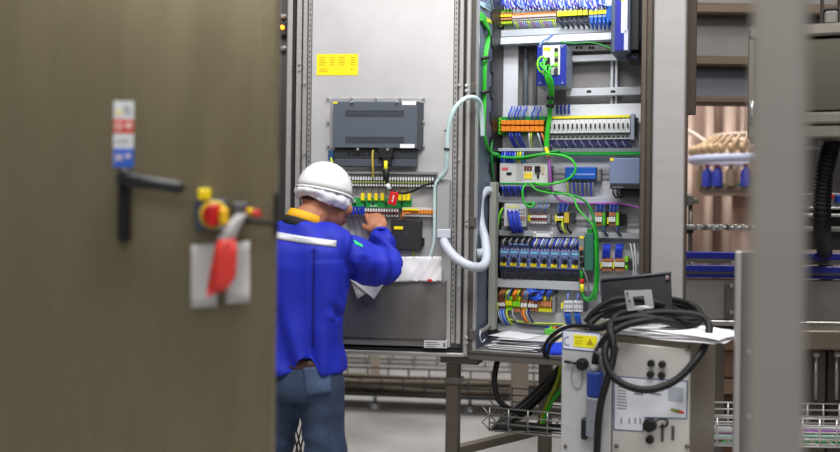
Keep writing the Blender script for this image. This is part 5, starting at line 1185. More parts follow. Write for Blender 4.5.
# ------------------------------------------------------------ foreground door on the near side
E = FORE.pix
fr_ = 0.0
t = T('cabinet_door', 'big blurred olive-grey steel door filling the near side', 'cabinet door', FORE, (-0.5, 0.02, 0))
x0 = E(-60, 226, 0)[0]; x1 = 0.0
mb = MB(); mb.box(x0, x1, 0, 0.035, 0.30, 2.5, 0.006); part(t, 'leaf', mb, steel_fore)
mb = MB(); pb(mb, FORE, 274.2, 192, 278, 237, -0.006, 0.03, .002); part(t, 'edge_latch', mb, black, 'black latch plate on the door edge')
mb = MB(); pb(mb, FORE, 117, 168, 128.5, 243, -0.03, 0, .006); part(t, 'handle_base', mb, black)
mb = MB(); a, b = Vector(E(123, 178.5, -0.045)), Vector(E(184, 188, -0.055)); mb.tube([a, a.lerp(b, .1), a.lerp(b, .5), a.lerp(b, .93), b], [.010, .0145, .0125, .0125, .006], 12); mb.tube([(a[0], -.045, a[2]), (a[0], -.02, a[2])], .014, 12); part(t, 'handle_lever', mb, mat('lever_black', (34, 36, 42), .35))
mb = MB(); mb.m = 0; pb(mb, FORE, 113.5, 101, 133.5, 167, -0.0012, 0); mb.m = 1; pb(mb, FORE, 113.5, 119.5, 133.5, 133, -0.0018, -.001); mb.m = 2; pb(mb, FORE, 113.5, 148.5, 133.5, 167, -0.0018, -.001); mb.m = 3
p0, p1 = E(116.5, 114.5, -.002), E(121, 108, -.002); mb.prism([(p0[0], p0[2]), (p1[0], p0[2]), ((p0[0]+p1[0])/2, p1[2])], -.0022, -.001)
mb.m = 4
for (x, y, r_) in ((118.5, 126, .0075), (128.5, 125.5, .0055)):
    p = E(x, y, -.002); mb.cyl((p[0], -.001, p[2]), (p[0], -.0024, p[2]), r_, seg=14)
for rot in (45, -45):
    p = E(119, 157.5, -.002); mb.box(-.008, .008, -.0024, -.001, -.0018, .0018, mtx=Matrix.Translation((p[0], 0, p[2])) @ Matrix.Rotation(R(rot), 4, 'Y'))
p = E(128, 156, -.002); mb.cyl((p[0], -.001, p[2]), (p[0], -.0024, p[2]), .0045, seg=12)
mb.m = 5
lines(mb, FORE, 123, 105, 132, 115, 3, -.0012, .25); lines(mb, FORE, 116, 138, 131, 144, 2, -.0012, .2)
mb.m = 1; p = E(118.5, 126, -.002); mb.cyl((p[0], -.002, p[2]), (p[0], -.0026, p[2]), .0042, seg=12)
part(t, 'safety_sticker', mb, [white, mat('sticker_red', (214, 62, 34), .5), mat('sticker_blue', (40, 96, 204), .5), yellow, mat('sticker_pale', (240, 220, 214), .5), inkm], 'white, red, white and blue safety sticker with pictograms')
# isolator switch
t = T('isolator_switch', 'red and yellow rotary isolator switch on a dark block on the near door', 'switch', FORE, E(210, 230, 0))
mb = MB(); pb(mb, FORE, 194.5, 199, 227, 231, -0.022, 0, .004); part(t, 'block', mb, mat('block_slate_blue', (62, 70, 92), .5))
mb = MB(); pb(mb, FORE, 197.5, 188.5, 210, 200, -0.026, 0, .003); part(t, 'yellow_cap', mb, yellow)
mb = MB(); c = E(214, 215, -.022); 
rg = [(c[0]+.0225*math.cos(a*PI/12), -.024, c[2]+.0225*math.sin(a*PI/12)) for a in range(24)]
mb.tube(rg, .0042, 8, closed=True); part(t, 'yellow_ring', mb, mat('ring_yellow', (216, 196, 40), .5))
mb = MB(); mb.cyl((c[0], -.022, c[2]), (c[0], -.035, c[2]), .0205, .020, 24); mb.box(c[0]-.009, c[0]+.009, -.062, -.034, c[2]-.021, c[2]+.021, .004); mb.cyl((c[0], -.03, c[2]), (c[0], -.052, c[2]), .018, .015, 20); part(t, 'red_knob', mb, mat('knob_red', (196, 26, 26), .4))
mb = MB(); pb(mb, FORE, 219, 208, 227, 225, -.063, -.03, .004); part(t, 'yellow_grip', mb, mat('grip_yellow', (238, 186, 24), .45))
# little black key switch with the coloured tip
t = T('key_switch', 'small black key switch with a red and yellow tip next to the isolator', 'switch', FORE, E(242, 216, 0))
mb = MB(); pb(mb, FORE, 231, 202, 248, 216, -.03, 0, .003); part(t, 'block', mb, black)
mb = MB(); pb(mb, FORE, 234, 203.5, 247, 213.5, -.033, -.03, .002); part(t, 'grey_face', mb, mat('face_grey', (84, 86, 92), .5))
mb = MB(); a, b = E(247, 211, -.035), E(260, 214.5, -.045); mb.tube([a, b], [.007, .006], 10); part(t, 'red_tip', mb, red)
mb = MB(); a, b = E(248, 210.5, -.044), E(252, 211.5, -.046); mb.tube([a, b], [.0055, .005], 10); part(t, 'yellow_band', mb, yellow)
wire('latch_rod', 'thin dark rod from the key switch to the door edge latch', 'rod', FORE, [(244, 221, -.012), (262, 222, -.012), (276, 222.5, -.012)], .004, gasket_m)
# tag and papers
def fsheet(name, label, x0, y0, x1, y1, m, v, skew=0):
    grid = []
    for i in range(7):
        grid.append([Vector(E(x0+(x1-x0)*j/5 + skew*i/6, y0+(y1-y0)*i/6 - j*.4, v)) + Vector((0, -.006*abs(math.sin(i*.5+j*.4)), 0)) for j in range(6)])
    mb = MB(); mb.sheet(grid, .0008); return S(name, label, 'paper', FORE, mb, m)
fsheet('paper_slip', 'white paper slip hanging on the near door, half behind the red tag', 191, 245, 217, 308, mat('slip_white', (206, 206, 204), .7), -.004)
fsheet('paper_slip', 'white paper slip hanging on the near door at the free side of the red tag', 226, 243, 250, 304, mat('slip_white', (206, 206, 204), .7), -.004)
t = T('lockout_tag', 'red plastic tag with a crumpled white top hanging from the isolator', 'tag', FORE, E(222, 296, -.03))
lefts = [(236, 214), (229, 222), (222, 232), (217, 240), (213, 256), (210, 272), (207, 288), (206.5, 297)]
rights = [(247, 214), (243, 222), (239, 229), (236, 238), (237, 252), (236.5, 266), (235.5, 277), (226, 290)]
def strip(a0, a1, m, nm):
    grid = []
    for i in range(a0, a1+1):
        l, r = Vector(E(*lefts[i], -.05)), Vector(E(*rights[i], -.05))
        grid.append([l.lerp(r, j/6) + Vector((0, -.012*math.sin(j/6*PI) + .010*noise.noise(Vector((i*.9, j*.7, 2))), 0)) for j in range(7)])
    mb = MB(); mb.sheet(grid, .001); part(t, nm, mb, m)
strip(0, 3, mat('tag_white', (224, 222, 222), .6), 'white_top'); strip(3, 7, tagred, 'red_sheet')
mb = MB(); mb.tube(path(FORE, [(238, 216, -.05), (230, 224, -.055), (222, 228, -.05), (218, 224, -.04)]), .0025, 6); part(t, 'string', mb, wwhite)

# ------------------------------------------------------------ blurred post in front on the far side
NP = Frame(Q(748.5, 226, 0.92)[0], 0.92, R(26))
a, b = 0.0, NP.pix(804.5, 226, 0)[0]
t = T('square_post', 'blurred square steel post close to the viewer', 'steel post', NP, (b/2, .03, 0))
mb = MB(); mb.box(a, b, 0, .055, 0.0, 2.4, .006); part(t, 'tube', mb, mat('near_post', (186, 180, 174), .42, .3, .03, 4, (1, 1, 5)))
mb = MB(); mb.box(a-.03, b+.03, -.03, .085, 0, .01); part(t, 'foot_plate', mb, steel_dark)
# guard post behind it
GP = Frame(Q(743, 260, 2.5)[0], 2.5, R(14))
a, b = GP.pix(740, 300, 0)[0], GP.pix(760, 300, 0)[0]
t = T('guard_post', 'short narrow steel guard post standing just behind the blurred post', 'guard post', GP, ((a+b)/2, .02, 0))
mb = MB(); mb.box(a, b, 0, .03, 0, GP.pix(745, 251, 0)[2], .003); part(t, 'channel', mb, steel_dark)
mb = MB(); mb.box(a-.012, a+.003, -.004, .034, 0, GP.pix(745, 251.5, 0)[2], .002); part(t, 'flange', mb, steel)
for y in (351, 416):
    mb = MB(); p = GP.pix(748.5, y, 0); mb.cyl(p, (p[0], p[1]-.006, p[2]), .006, seg=8); part(t, 'rivet', mb, bright)

# ------------------------------------------------------------ machine behind, on the far side
hood_p = mat('hood_grey', (112, 108, 106), .5, .3, .08, 6)
hood_p2 = mat('hood_blue_grey', (104, 106, 116), .45, .3, .05, 6)
beam_m = mat('beam_brown', (96, 82, 68), .5, .4)
t = T('machine_hood', 'dark panelled hood with brown cross beams above the bottle carousel', 'machine hood', ROOM, (Q(760, 60, 4.8)[0], 4.9, Q(760, 105, 4.8)[2]))
for (y0, y1, m_) in ((-60, 4, hood_p), (14, 57, hood_p), (66, 97, hood_p2)):
    mb = MB(); pb(mb, ROOM, 676, y0, 900, y1, 4.86, 4.9); part(t, 'panel', mb, m_)
for (y0, y1) in ((4, 14.5), (56.5, 66.5), (97, 104.5)):
    mb = MB(); pb(mb, ROOM, 676, y0, 900, y1, 4.76, 4.9, .01); part(t, 'cross_beam', mb, beam_m)
mb = MB(); mb.box(Q(930, 226, 4.8)[0], Q(950, 226, 4.8)[0], 4.76, 4.9, 0, 2.8, .01); mb.box(Q(655, 226, 4.8)[0], Q(674, 226, 4.8)[0], 4.76, 4.9, 0, 2.8, .01); part(t, 'post', mb, beam_m)
# bottle carousel
cz = 7.2; ccx, ccy = Q(770, 160, cz)[0], cz+.15
t = T('bottle_carousel', 'rotary filling carousel with a white and blue rim of nozzles in warm light', 'filling machine', ROOM, (ccx, ccy, 0))
def ring(rad, py, rr, m, nm, seg=48):
    z = Q(740, py, cz-.3)[2]
    mb = MB(); mb.tube([(ccx+rad*math.cos(a*2*PI/seg), ccy+rad*math.sin(a*2*PI/seg), z) for a in range(seg)], rr, 8, closed=True); part(t, nm, mb, m); return z
R0 = .56
pink = mat('carousel_warm_steel', (196, 168, 152), .4, .4)
z1 = ring(R0, 157, .034, mat('rim_ice', (206, 214, 244), .35), 'nozzle_rim')
ring(R0*.72, 132, .016, mat('rim_pale', (226, 206, 192), .4), 'upper_rim')
z3 = ring(R0*.85, 189, .03, mat('rim_taupe', (128, 112, 100), .4, .3), 'lower_rim')
ring(R0*.88, 184, .010, mat('rim_green', (92, 140, 96), .5), 'green_rim')
mb = MB(); mb.cyl((ccx, ccy, .0), (ccx, ccy, z3), R0*.42, seg=32); mb.cyl((ccx, ccy, z3-.05), (ccx, ccy, z3), R0*.82, seg=40); part(t, 'drum', mb, pink)
mb = MB(); mb.cyl((ccx, ccy, z3), (ccx, ccy, z1+.6), .10, seg=20); part(t, 'centre_column', mb, pink)
for k in range(40):
    an = 2*PI*k/40
    mb = MB(); x, y = ccx+R0*math.cos(an), ccy+R0*math.sin(an)
    x2, y2 = ccx+R0*.72*math.cos(an), ccy+R0*.72*math.sin(an)
    mb.tube([(x, y, z1-.03), (x, y, z1+.07), (x2, y2, z1+.19)], .016, 6); mb.cyl((x, y, z1+.05), (x, y, z1+.11), .028, .02, 8); part(t, 'nozzle', mb, mat('nozzle_tan', (206, 176, 140), .4, .3))
for k in range(26):
    an = 2*PI*k/26
    x, y = ccx+R0*.9*math.cos(an), ccy+R0*.9*math.sin(an)
    if y > ccy+.1: continue
    isb = k % 26 in (14, 15, 17)
    mb = MB(); h0 = z3+.02; h = z1-.05-h0
    mb.rings([[(x+r_*math.cos(a*PI/6), y+r_*math.sin(a*PI/6), h0+h*f) for a in range(12)] for r_, f in ((.040, 0), (.042, .05), (.042, .6), (.036, .72), (.016, .84), (.016, .98))]); mb.m = 1
    mb.cyl((x, y, h0+h*.9), (x, y, h0+h), .019, seg=10)
    S('bottle', ('blue bottle with a red cap riding on the carousel rim' if isb else 'tan bottle riding on the carousel rim'), 'bottle', ROOM, mb, [mat('bottle_blue', (62, 74, 190), .35), mat('cap_red', (196, 70, 90), .5)] if isb else [mat('bottle_tan', (150, 128, 108), .35), mat('cap_cream', (196, 180, 160), .5)], 'blue bottles on the carousel' if isb else 'tan bottles on the carousel')
t = T('machine_wall', 'warm pinkish panelled machine wall behind the carousel', 'machine', ROOM, (Q(760, 200, 8.6)[0], 8.7, 0))
for k, c_ in enumerate(((176, 150, 136), (160, 134, 120), (186, 162, 148), (150, 126, 112))):
    x_0 = Q(640+k*75, 200, 8.6)[0]; x_1 = Q(640+(k+1)*75-2, 200, 8.6)[0]
    mb = MB(); mb.box(x_0, x_1, 8.6+.02*k, 8.75, 0, 2.6, .01); part(t, 'panel', mb, mat('machine_wall_%d' % k, c_, .5, .15, .06, 3))
for x, r_ in ((690, .03), (709, .045), (729, .06), (742, .02)):
    mb = MB(); p = Q(x, 150, 8.45); mb.cyl((p[0], p[1], .0), (p[0], p[1], 2.6), r_, seg=14); part(t, 'pipe', mb, mat('pipe_warm', (184, 162, 148), .45, .2))
wire('hose', 'pale pipe curving in from the far edge above the carousel rim', 'pipe', ROOM, [(676, 128, 7.6), (690, 132, 7.5), (703, 140, 7.4), (712, 148, 7.3)], .02, mat('rim_pale', (226, 206, 192), .4))
# guide rods and clamps
t = T('guide_rod', 'dark upright guide rod with a cross clamp beside the steel upright', 'guide rod', ROOM, Q(690, 250, 4.3))
mb = MB(); a, b = Q(690.5, 194, 4.3), Q(690, 274, 4.3); mb.cyl(b, a, .010, seg=10); part(t, 'rod', mb, steel_dark)
mb = MB(); pb(mb, ROOM, 683, 198, 699, 203.5, 4.27, 4.33, .006); pb(mb, ROOM, 687, 195, 694, 206, 4.26, 4.34, .006); part(t, 'clamp', mb, steel_dark)
mb = MB(); pb(mb, ROOM, 686, 224, 694, 234, 4.26, 4.34, .006); part(t, 'clamp', mb, black)
t = T('guide_rail', 'horizontal row of linked steel clamps above the blue conveyor rails', 'guide rail', ROOM, Q(720, 232, 4.25))
mb = MB(); mb.tube([Q(680, 227, 4.25), Q(850, 229.2, 4.25)], .012, 8); part(t, 'rod', mb, zinc)
for k in range(9):
    x = 697+k*7.5
    mb = MB(); pb(mb, ROOM, x, 224.4, x+3.6, 230.5, 4.225, 4.275, .004); part(t, 'link', mb, steel_dark if k % 3 == 1 else steel)
# conveyor
CV = Frame(0, 4.1, 0); V4 = CV.pix
t = T('conveyor', 'long steel conveyor with dark blue guide rails behind the blurred post', 'conveyor', CV, (V4(760, 300, 0)[0], .2, 0))
x0, x1 = V4(655, 260, 0)[0], V4(900, 260, 0)[0]
def hbar(y0, y1, v0, v1, m, nm, bev=.004):
    mb = MB(); mb.box(x0, x1, v0, v1, V4(760, y1, 0)[2], V4(760, y0, 0)[2], bev); return part(t, nm, mb, m)
hbar(252, 258.8, -.03, .0, railblue, 'blue_rail'); hbar(265.2, 272, -.03, .0, railblue, 'blue_rail'); hbar(275, 278, -.02, .02, railblue, 'blue_rail')
hbar(258.8, 265, .06, .08, mat('backing_grey', (116, 112, 110), .4, .4), 'backing_strip'); hbar(272, 276, .03, .3, zinc, 'belt_edge')
hbar(279.5, 320, .0, .03, mat('conveyor_steel', (148, 144, 138), .4, .55, .1, 5), 'side_plate'); hbar(320.5, 326, -.02, .02, zinc, 'lower_lip'); hbar(327, 331, 0, .03, gasket_m, 'painted_shadow_gap')  # last bar is a solid black strip painting the shadow below the lip
for (xx0, xx1) in ((725.5, 738), (800, 810)):
    mb = MB(); pb(mb, CV, xx0, 283, xx1, 319, -.012, 0, .003); part(t, 'joint_plate', mb, steel_dark)
for (x, y) in ((730.5, 285.5), (730.5, 312), (732, 262.5), (692, 264)):
    mb = MB(); p = V4(x, y, -.012); mb.cyl(p, (p[0], p[1]-.016, p[2]), .011, .009, 10); part(t, 'bolt', mb, zinc)
for x in (716, 884):
    a = V4(x, 300, .1)[0]; mb = MB(); mb.box(a-.03, a+.03, .06, .12, 0, V4(x, 320, .1)[2], .004); part(t, 'leg', mb, steel_brown)
# beams and boards below
BM = Frame(0, 4.6, 0); V5 = BM.pix
for k, (y0, y1, c_, lb) in enumerate(((331, 336, (214, 190, 168), 'pale topmost machine beam below the conveyor'), (337.5, 350, (176, 142, 118), 'warm brown machine beam below the pale one'), (351.5, 378, (150, 118, 98), 'broad reddish brown machine panel below the conveyor'), (379.5, 394, (176, 144, 122), 'lowest pinkish machine beam above the dark box'))):
    mb = MB(); mb.box(V5(655, y0, 0)[0], V5(900, y0, 0)[0], -.02*(k % 2), .08, V5(760, y1, 0)[2], V5(760, y0, 0)[2], .006)
    S('machine_beam', lb, 'machine beam', BM, mb, mat('warm_beam_%d' % k, c_, .45, .2, .08, 5))
for x in (640, 930):
    a = V5(x, 300, 0)[0]; mb = MB(); mb.box(a-.05, a+.05, -.04, .12, 0, V5(760, 326, 0)[2], .005); S('machine_support', 'steel leg at the %s end of the warm machine beams' % ('near' if x < 700 else 'far'), 'machine leg', BM, mb, steel_brown)
mb = MB(); pb(mb, BM, 700, 395, 905, 419, .06, .5, .01); c_ = S('base_box', 'dark brown machine base box under the warm beams', 'machine base', BM, mb, mat('base_brown', (84, 66, 52), .5))
mb = MB(); mb.box(V5(655, 440, .6)[0], V5(905, 440, .6)[0], .5, .6, 0, V5(760, 395, .6)[2], .01); S('machine_plinth', 'reddish machine plinth on the floor behind the wire baskets', 'machine base', BM, mb, mat('plinth_red', (156, 112, 90), .55))
BK = Frame(0, 3.7, 0)
zb_, zt_ = BK.pix(760, 446, 0)[2], BK.pix(760, 418, 0)[2]
t = basket('wire_cable_tray', 'bright wire cable tray low beside the cart with coloured cables', BK, BK.pix(700, 430, 0)[0], BK.pix(905, 430, 0)[0], 0, .28, zb_, zt_, .07, .0045, mat('tray_bright', (214, 212, 210), .3, .6), None, 4, 5)
for x in (716, 880):
    a = BK.pix(x, 430, .14)[0]; mb = MB(); mb.box(a-.02, a+.02, .12, .16, 0, zb_, .003); part(t, 'stand', mb, steel_dark)
for k, (m_, lb) in enumerate(((wwhite, 'white cable lying in the bright wire tray'), (purple, 'purple cable lying in the bright wire tray'), (mat('cable_mint', (150, 190, 176), .5), 'pale mint cable lying in the bright wire tray'), (green2, 'green cable lying in the bright wire tray'), (rubber, 'black cable lying in the bright wire tray'))):
    y = (428, 431, 437, 442, 434)[k]
    wire('cable', lb, 'cable', BK, [(702, y, .05+.04*k), (740, y+1, .04+.04*k), (800, y-1+k*.5, .05+.04*k), (860, y+1, .05+.04*k), (900, y, .05+.04*k)], .011, m_)
# upper enclosure on the far side
EN = Frame(Q(748, 80, 3.3)[0], 3.3, R(22)); V6 = EN.pix
t = T('machine_enclosure', 'stainless machine enclosure with a rounded lip behind the blurred post', 'machine enclosure', EN, (.25, .2, V6(800, 138, 0)[2]))
a, b = V6(748, 80, 0)[0], V6(905, 80, 0)[0]
def eb(y0, y1, v0, v1, m, nm, bev=.006, xa=a, xb=b):
    mb = MB(); mb.box(xa, xb, v0, v1, V6(815, y1, 0)[2], V6(815, y0, 0)[2], bev); return part(t, nm, mb, m)
ens = mat('enclosure_steel', (118, 114, 105), .36, .6, .06, 5, (6, 1, 1)); end_ = mat('enclosure_dark_steel', (80, 76, 67), .34, .65, .05, 4, (1, 1, 4))
eb(24.5, 36.5, -.02, .35, ens, 'top_lip', .008); eb(38.5, 111, 0, .35, end_, 'door_panel', .004); eb(112.5, 124.5, -.02, .35, ens, 'lower_lip', .008); eb(126, 138, -.015, .35, ens, 'bottom_frame', .006)
eb(25, 138, -.01, .02, ens, 'side_frame', .004, a, a+.022)
mb = MB(); p = V6(752, 110, 0); mb.cyl((p[0], -.03, p[2]-.03), (p[0], -.03, p[2]+.03), .008, seg=10); part(t, 'hinge', mb, bright)
mb = MB(); mb.box(b-.06, b, .1, .35, 0, V6(815, 138, 0)[2], .004); part(t, 'leg', mb, steel_dark)
for y in (120, 141, 165): pass
t2 = T('small_box', 'small grey box in a dark frame standing on the enclosure', 'box', EN, V6(832, 24.5, .12))
mb = MB(); pb(mb, EN, 824.5, 10.5, 838, 23.5, .09, .2, .006); part(t2, 'body', mb, mat('box_mid_grey', (112, 110, 106), .5))
mb = MB(); pb(mb, EN, 821, -20, 824, 24.4, .1, .2, .003); pb(mb, EN, 838.5, -20, 841.5, 24.4, .1, .2, .003); pb(mb, EN, 821, 7, 841.5, 10, .1, .2, .003); part(t2, 'dark_frame', mb, mat('frame_umber', (42, 34, 28), .5))
# dark machine bay with hose and control unit
mb = MB(); pb(mb, ROOM, 765, 100, 910, 250, 4.5, 4.56); S('machine_bay', 'black machine back wall behind the corrugated hose', 'machine panel', ROOM, mb, mat('bay_black', (26, 23, 22), .6))
def hose():
    pth = smooth_path([Q(*p) for p in ((834, 132, 3.42), (830, 150, 3.40), (825, 172, 3.38), (822.5, 195, 3.40), (822, 222, 3.46), (823, 240, 3.7), (825, 256, 4.2), (826, 275, 4.35), (826, 310, 4.4))], 26)
    mb = MB(); mb.tube(pth, [.033 if i % 4 < 2 else .027 for i in range(len(pth))], 16); return S('corrugated_hose', 'thick black corrugated hose hanging under the enclosure', 'hose', ROOM, mb, rubber)
hose()
mb = MB(); pb(mb, ROOM, 816, 138, 829, 148, 3.40, 3.5, .006); S('hose_bracket', 'bright bracket at the top of the corrugated hose', 'bracket', ROOM, mb, zinc)
t = T('control_unit', 'grey control unit with a red and a blue button beyond the corrugated hose', 'control unit', ROOM, Q(836, 207, 3.8))
mb = MB(); pb(mb, ROOM, 829, 193, 850, 206, 3.8, 4.5, .006); part(t, 'housing', mb, midgrey)
mb = MB(); pb(mb, ROOM, 830.5, 194, 834, 199, 3.785, 3.8, .002); part(t, 'red_button', mb, red)
mb = MB(); pb(mb, ROOM, 836.5, 195.5, 842, 203, 3.785, 3.8, .002); part(t, 'blue_button', mb, mat('button_blue', (28, 70, 190), .4))
t = T('ledge', 'narrow steel ledges on the dark wall under the control unit', 'ledge', ROOM, Q(830, 222, 4.4))
for (y0, y1) in ((194, 198), (207, 209.5), (214, 217)):
    mb = MB(); pb(mb, ROOM, 790, y0, 905, y1, 4.38, 4.5, .004); part(t, 'bar', mb, zinc)
mb = MB(); pb(mb, ROOM, 806, 196, 814, 206, 4.34, 4.4, .01); part(t, 'clamp', mb, steel)
# stands under the conveyor on the far side
for k, (xa_, xb_, m_, lb) in enumerate(((815, 833, mat('pillar_umber', (84, 74, 64), .5, .2), 'brown pillar under the conveyor beyond the blurred post'), (835.5, 850, mat('pillar_brown', (70, 60, 52), .5, .2), 'dark pillar under the conveyor at the far edge'))):
    t = T('machine_pillar', lb, 'machine leg', ROOM, Q(0.5*(xa_+xb_), 400, 3.95)[:2]+(0,))
    x_0, x_1 = Q(xa_, 400, 3.92)[0], Q(xb_, 400, 3.92)[0]
    mb = MB(); mb.box(x_0, x_1, 3.99, 4.08, 0, Q(820, 352, 3.95)[2], .005); part(t, 'tube', mb, m_)
    mb = MB(); p = Q(xa_+1, 354, 3.97); mb.ell(p, .016, .016, .016); mb.cyl(p, (p[0], p[1], p[2]-.2), .008, seg=8); part(t, 'threaded_rod', mb, zinc)
mb = MB(); pb(mb, ROOM, 790, 331, 905, 350, 3.9, 4.05, .006); S('machine_beam', 'grey-brown horizontal beam under the conveyor at the far edge', 'machine beam', ROOM, mb, mat('beam_taupe', (124, 112, 100), .45, .3))
# ------------------------------------------------------------ the worker
def mesh_obj(name, me, mats, par=None, smooth=True):
    me.materials.clear()
    for m in (mats if isinstance(mats, (list, tuple)) else [mats]): me.materials.append(m)
    if smooth: me.polygons.foreach_set('use_smooth', [True]*len(me.polygons))
    o = bpy.data.objects.new(name, me); COL.objects.link(o)
    if par: o.parent = par; INFO[o.name] = INFO[par.name]
    return o
def remesh(mb, vox, sm=4, fac=0.5, org=(0, 0, 0), dec=None):
    me = mb.mesh('tmp', [], org); o = bpy.data.objects.new('tmp', me); COL.objects.link(o)
    m = o.modifiers.new('r', 'REMESH'); m.mode = 'VOXEL'; m.voxel_size = vox
    if sm: s = o.modifiers.new('s', 'SMOOTH'); s.iterations = sm; s.factor = fac
    if dec: d = o.modifiers.new('d', 'DECIMATE'); d.ratio = dec
    bpy.context.view_layer.update()
    dg = bpy.context.evaluated_depsgraph_get()
    out = bpy.data.meshes.new_from_object(o.evaluated_get(dg))
    bpy.data.objects.remove(o); bpy.data.meshes.remove(me); return out
def WP(px, py, Z): return Vector(Q(px, py, Z))
BY = R(14)      # body turned towards the raised arm
FX, FY = Vector((math.cos(BY), -math.sin(BY), 0)), Vector((math.sin(BY), math.cos(BY), 0))   # right, forward
FOOT = Vector((WP(304, 440, 3.2).x, 3.2, 0))
def el_ring(c, rx, ry, n=28, e=2.3, tilt=Vector((0, 0, 0))):
    row = []
    for k in range(n):
        a = 2*PI*k/n; ca, sa = math.cos(a), math.sin(a)
        x = rx*math.copysign(abs(ca)**(2/e), ca); y = ry*math.copysign(abs(sa)**(2/e), sa)
        row.append(c + FX*x + FY*y + Vector((0, 0, tilt.x*x + tilt.y*y)))
    return row
hip = WP(305, 372, 3.20)
shR, shL = WP(334, 247, 3.20), WP(268, 243, 3.27)
elR, wrR = WP(385.5, 267, 3.33), WP(380.5, 233, 3.46)
elL, wrL = WP(262, 300, 3.42), WP(300, 286, 3.50)
HC = WP(326.5, 197, 3.285)            # middle of the head
YH, PH = R(52), R(12)
hf = Vector((math.sin(YH)*math.cos(PH), math.cos(YH)*math.cos(PH), -math.sin(PH)))
hr = Vector((math.cos(YH), -math.sin(YH), 0)); hu = hr.cross(hf); hu.normalize()
HM = Matrix((hr, hf, hu)).transposed()          # columns: right, forward, up
def H(x, y, z): return HC + hr*x + hf*y + hu*z
kneeR, ankR = FOOT + FX*.088 + FY*.03 + Vector((0, 0, .50)), FOOT + FX*.085 - FY*.02 + Vector((0, 0, .09))
kneeL, ankL = FOOT - FX*.165 + FY*.05 + Vector((0, 0, .50)), FOOT - FX*.18 + FY*.04 + Vector((0, 0, .09))
hipR, hipL = hip + FX*.066 - Vector((0, 0, .06)), hip - FX*.094 - Vector((0, 0, .06))
skin = mat('skin', (174, 116, 88), .5, 0, .08, 30)
skin_b = MB()
tub = lambda mb, pts, rs, seg=14: mb.tube(smooth_path(pts, 4), [rs[min(int(i/4), len(rs)-1)] + (rs[min(int(i/4)+1, len(rs)-1)]-rs[min(int(i/4), len(rs)-1)])*((i % 4)/4) for i in range((len(pts)-1)*4+1)], seg)
# head: skull, jaw, brow, nose, lips, ears
skin_b.ell(H(0, -.012, .022), .070, .090, .088, 20, 14, HM)
skin_b.ell(H(0, .026, -.048), .056, .064, .072, 18, 12, HM)
skin_b.ell(H(0, .056, -.096), .028, .030, .024, 12, 8, HM)
skin_b.ell(H(0, .080, .012), .05, .018, .014, 12, 8, HM)
skin_b.ell(H(0, .098, -.030), .013, .022, .024, 10, 8, HM); skin_b.ell(H(0, .090, -.008), .009, .014, .028, 10, 8, HM)
for s_ in (-1, 1):
    skin_b.ell(H(.040*s_, .068, -.030), .024, .026, .026, 12, 8, HM)
    skin_b.ell(H(.066*s_, -.010, -.014), .010, .018, .028, 12, 8, HM)
skin_b.ell(H(0, .087, -.066), .024, .014, .007, 12, 8, HM); skin_b.ell(H(0, .085, -.078), .021, .014, .008, 12, 8, HM)
NB = WP(303, 232, 3.22)
tub(skin_b, [H(0, -.03, -.03), H(0, -.035, -.075), NB + Vector((0, 0, .02)), NB - Vector((0, 0, .08))], [.058, .056, .062, .09])
# trunk, arms and legs under the clothes
rows = [el_ring(hip + Vector((0, 0, dz)), rx, ry) for dz, rx, ry in ((-.07, .10, .07), (-.03, .12, .08), (.08, .105, .07), (.22, .115, .075), (.36, .125, .078), (.44, .09, .062), (.50, .055, .05))]
skin_b.rings(rows)
tub(skin_b, [shR - FX*.04, shR, shR.lerp(elR, .5), elR, elR.lerp(wrR, .5), wrR], [.05, .05, .044, .036, .036, .027, .025])
tub(skin_b, [shL + FX*.04, shL, shL.lerp(elL, .5), elL, elL.lerp(wrL, .5), wrL], [.05, .05, .044, .036, .036, .027, .025])
for h_, k_, a_ in ((hipR, kneeR, ankR), (hipL, kneeL, ankL)):
    tub(skin_b, [h_, h_.lerp(k_, .5), k_, k_.lerp(a_, .4), a_], [.06, .055, .045, .046, .034, .034])
    skin_b.ell(a_ + FY*.06 - Vector((0, 0, .05)), .038, .11, .032, 14, 8, Matrix((FX, FY, Vector((0, 0, 1)))).transposed())
def hand(mb, wr, dirv, palm_n, side, curl):
    """dirv: wrist to knuckles; palm_n: out of the palm; side: towards the thumb"""
    d, n, s_ = dirv.normalized(), palm_n.normalized(), side.normalized()
    kn = wr + d*.088
    M3 = Matrix((s_, d, n)).transposed()
    mb.ell(wr + d*.048, .039, .052, .017, 16, 10, M3)
    tub(mb, [wr - d*.03, wr, wr + d*.03], [.026, .025, .027, .027])
    for k, (off, L) in enumerate(((.029, .072), (.010, .080), (-.010, .074), (-.028, .058))):
        b0 = wr + d*(.078 - .006*abs(k-1)) + s_*off
        a = curl[k]; p = [wr + d*.045 + s_*off*.8, b0]; dd = d.copy(); ax = s_
        cur = b0
        for seg_, f in enumerate((.45, .30, .25)):
            dd = (Matrix.Rotation(a[seg_], 3, ax) @ dd).normalized(); cur = cur + dd*L*f; p.append(cur)
        mb.tube(p, [.010, .0105, .0095, .0085, .0068], 10); mb.ell(p[-1], .0066, .0066, .0066, 10, 6)
    t0 = wr + d*.022 + s_*.026
    p = [wr + d*.02 + s_*.012, t0 + s_*.012 + d*.016 + n*.008, t0 + s_*.024 + d*.042 + n*.022, t0 + s_*.022 + d*.066 + n*.038]
    mb.tube(p, [.014, .0135, .011, .0085], 10); mb.ell(p[-1], .0082, .0082, .0082, 10, 6)
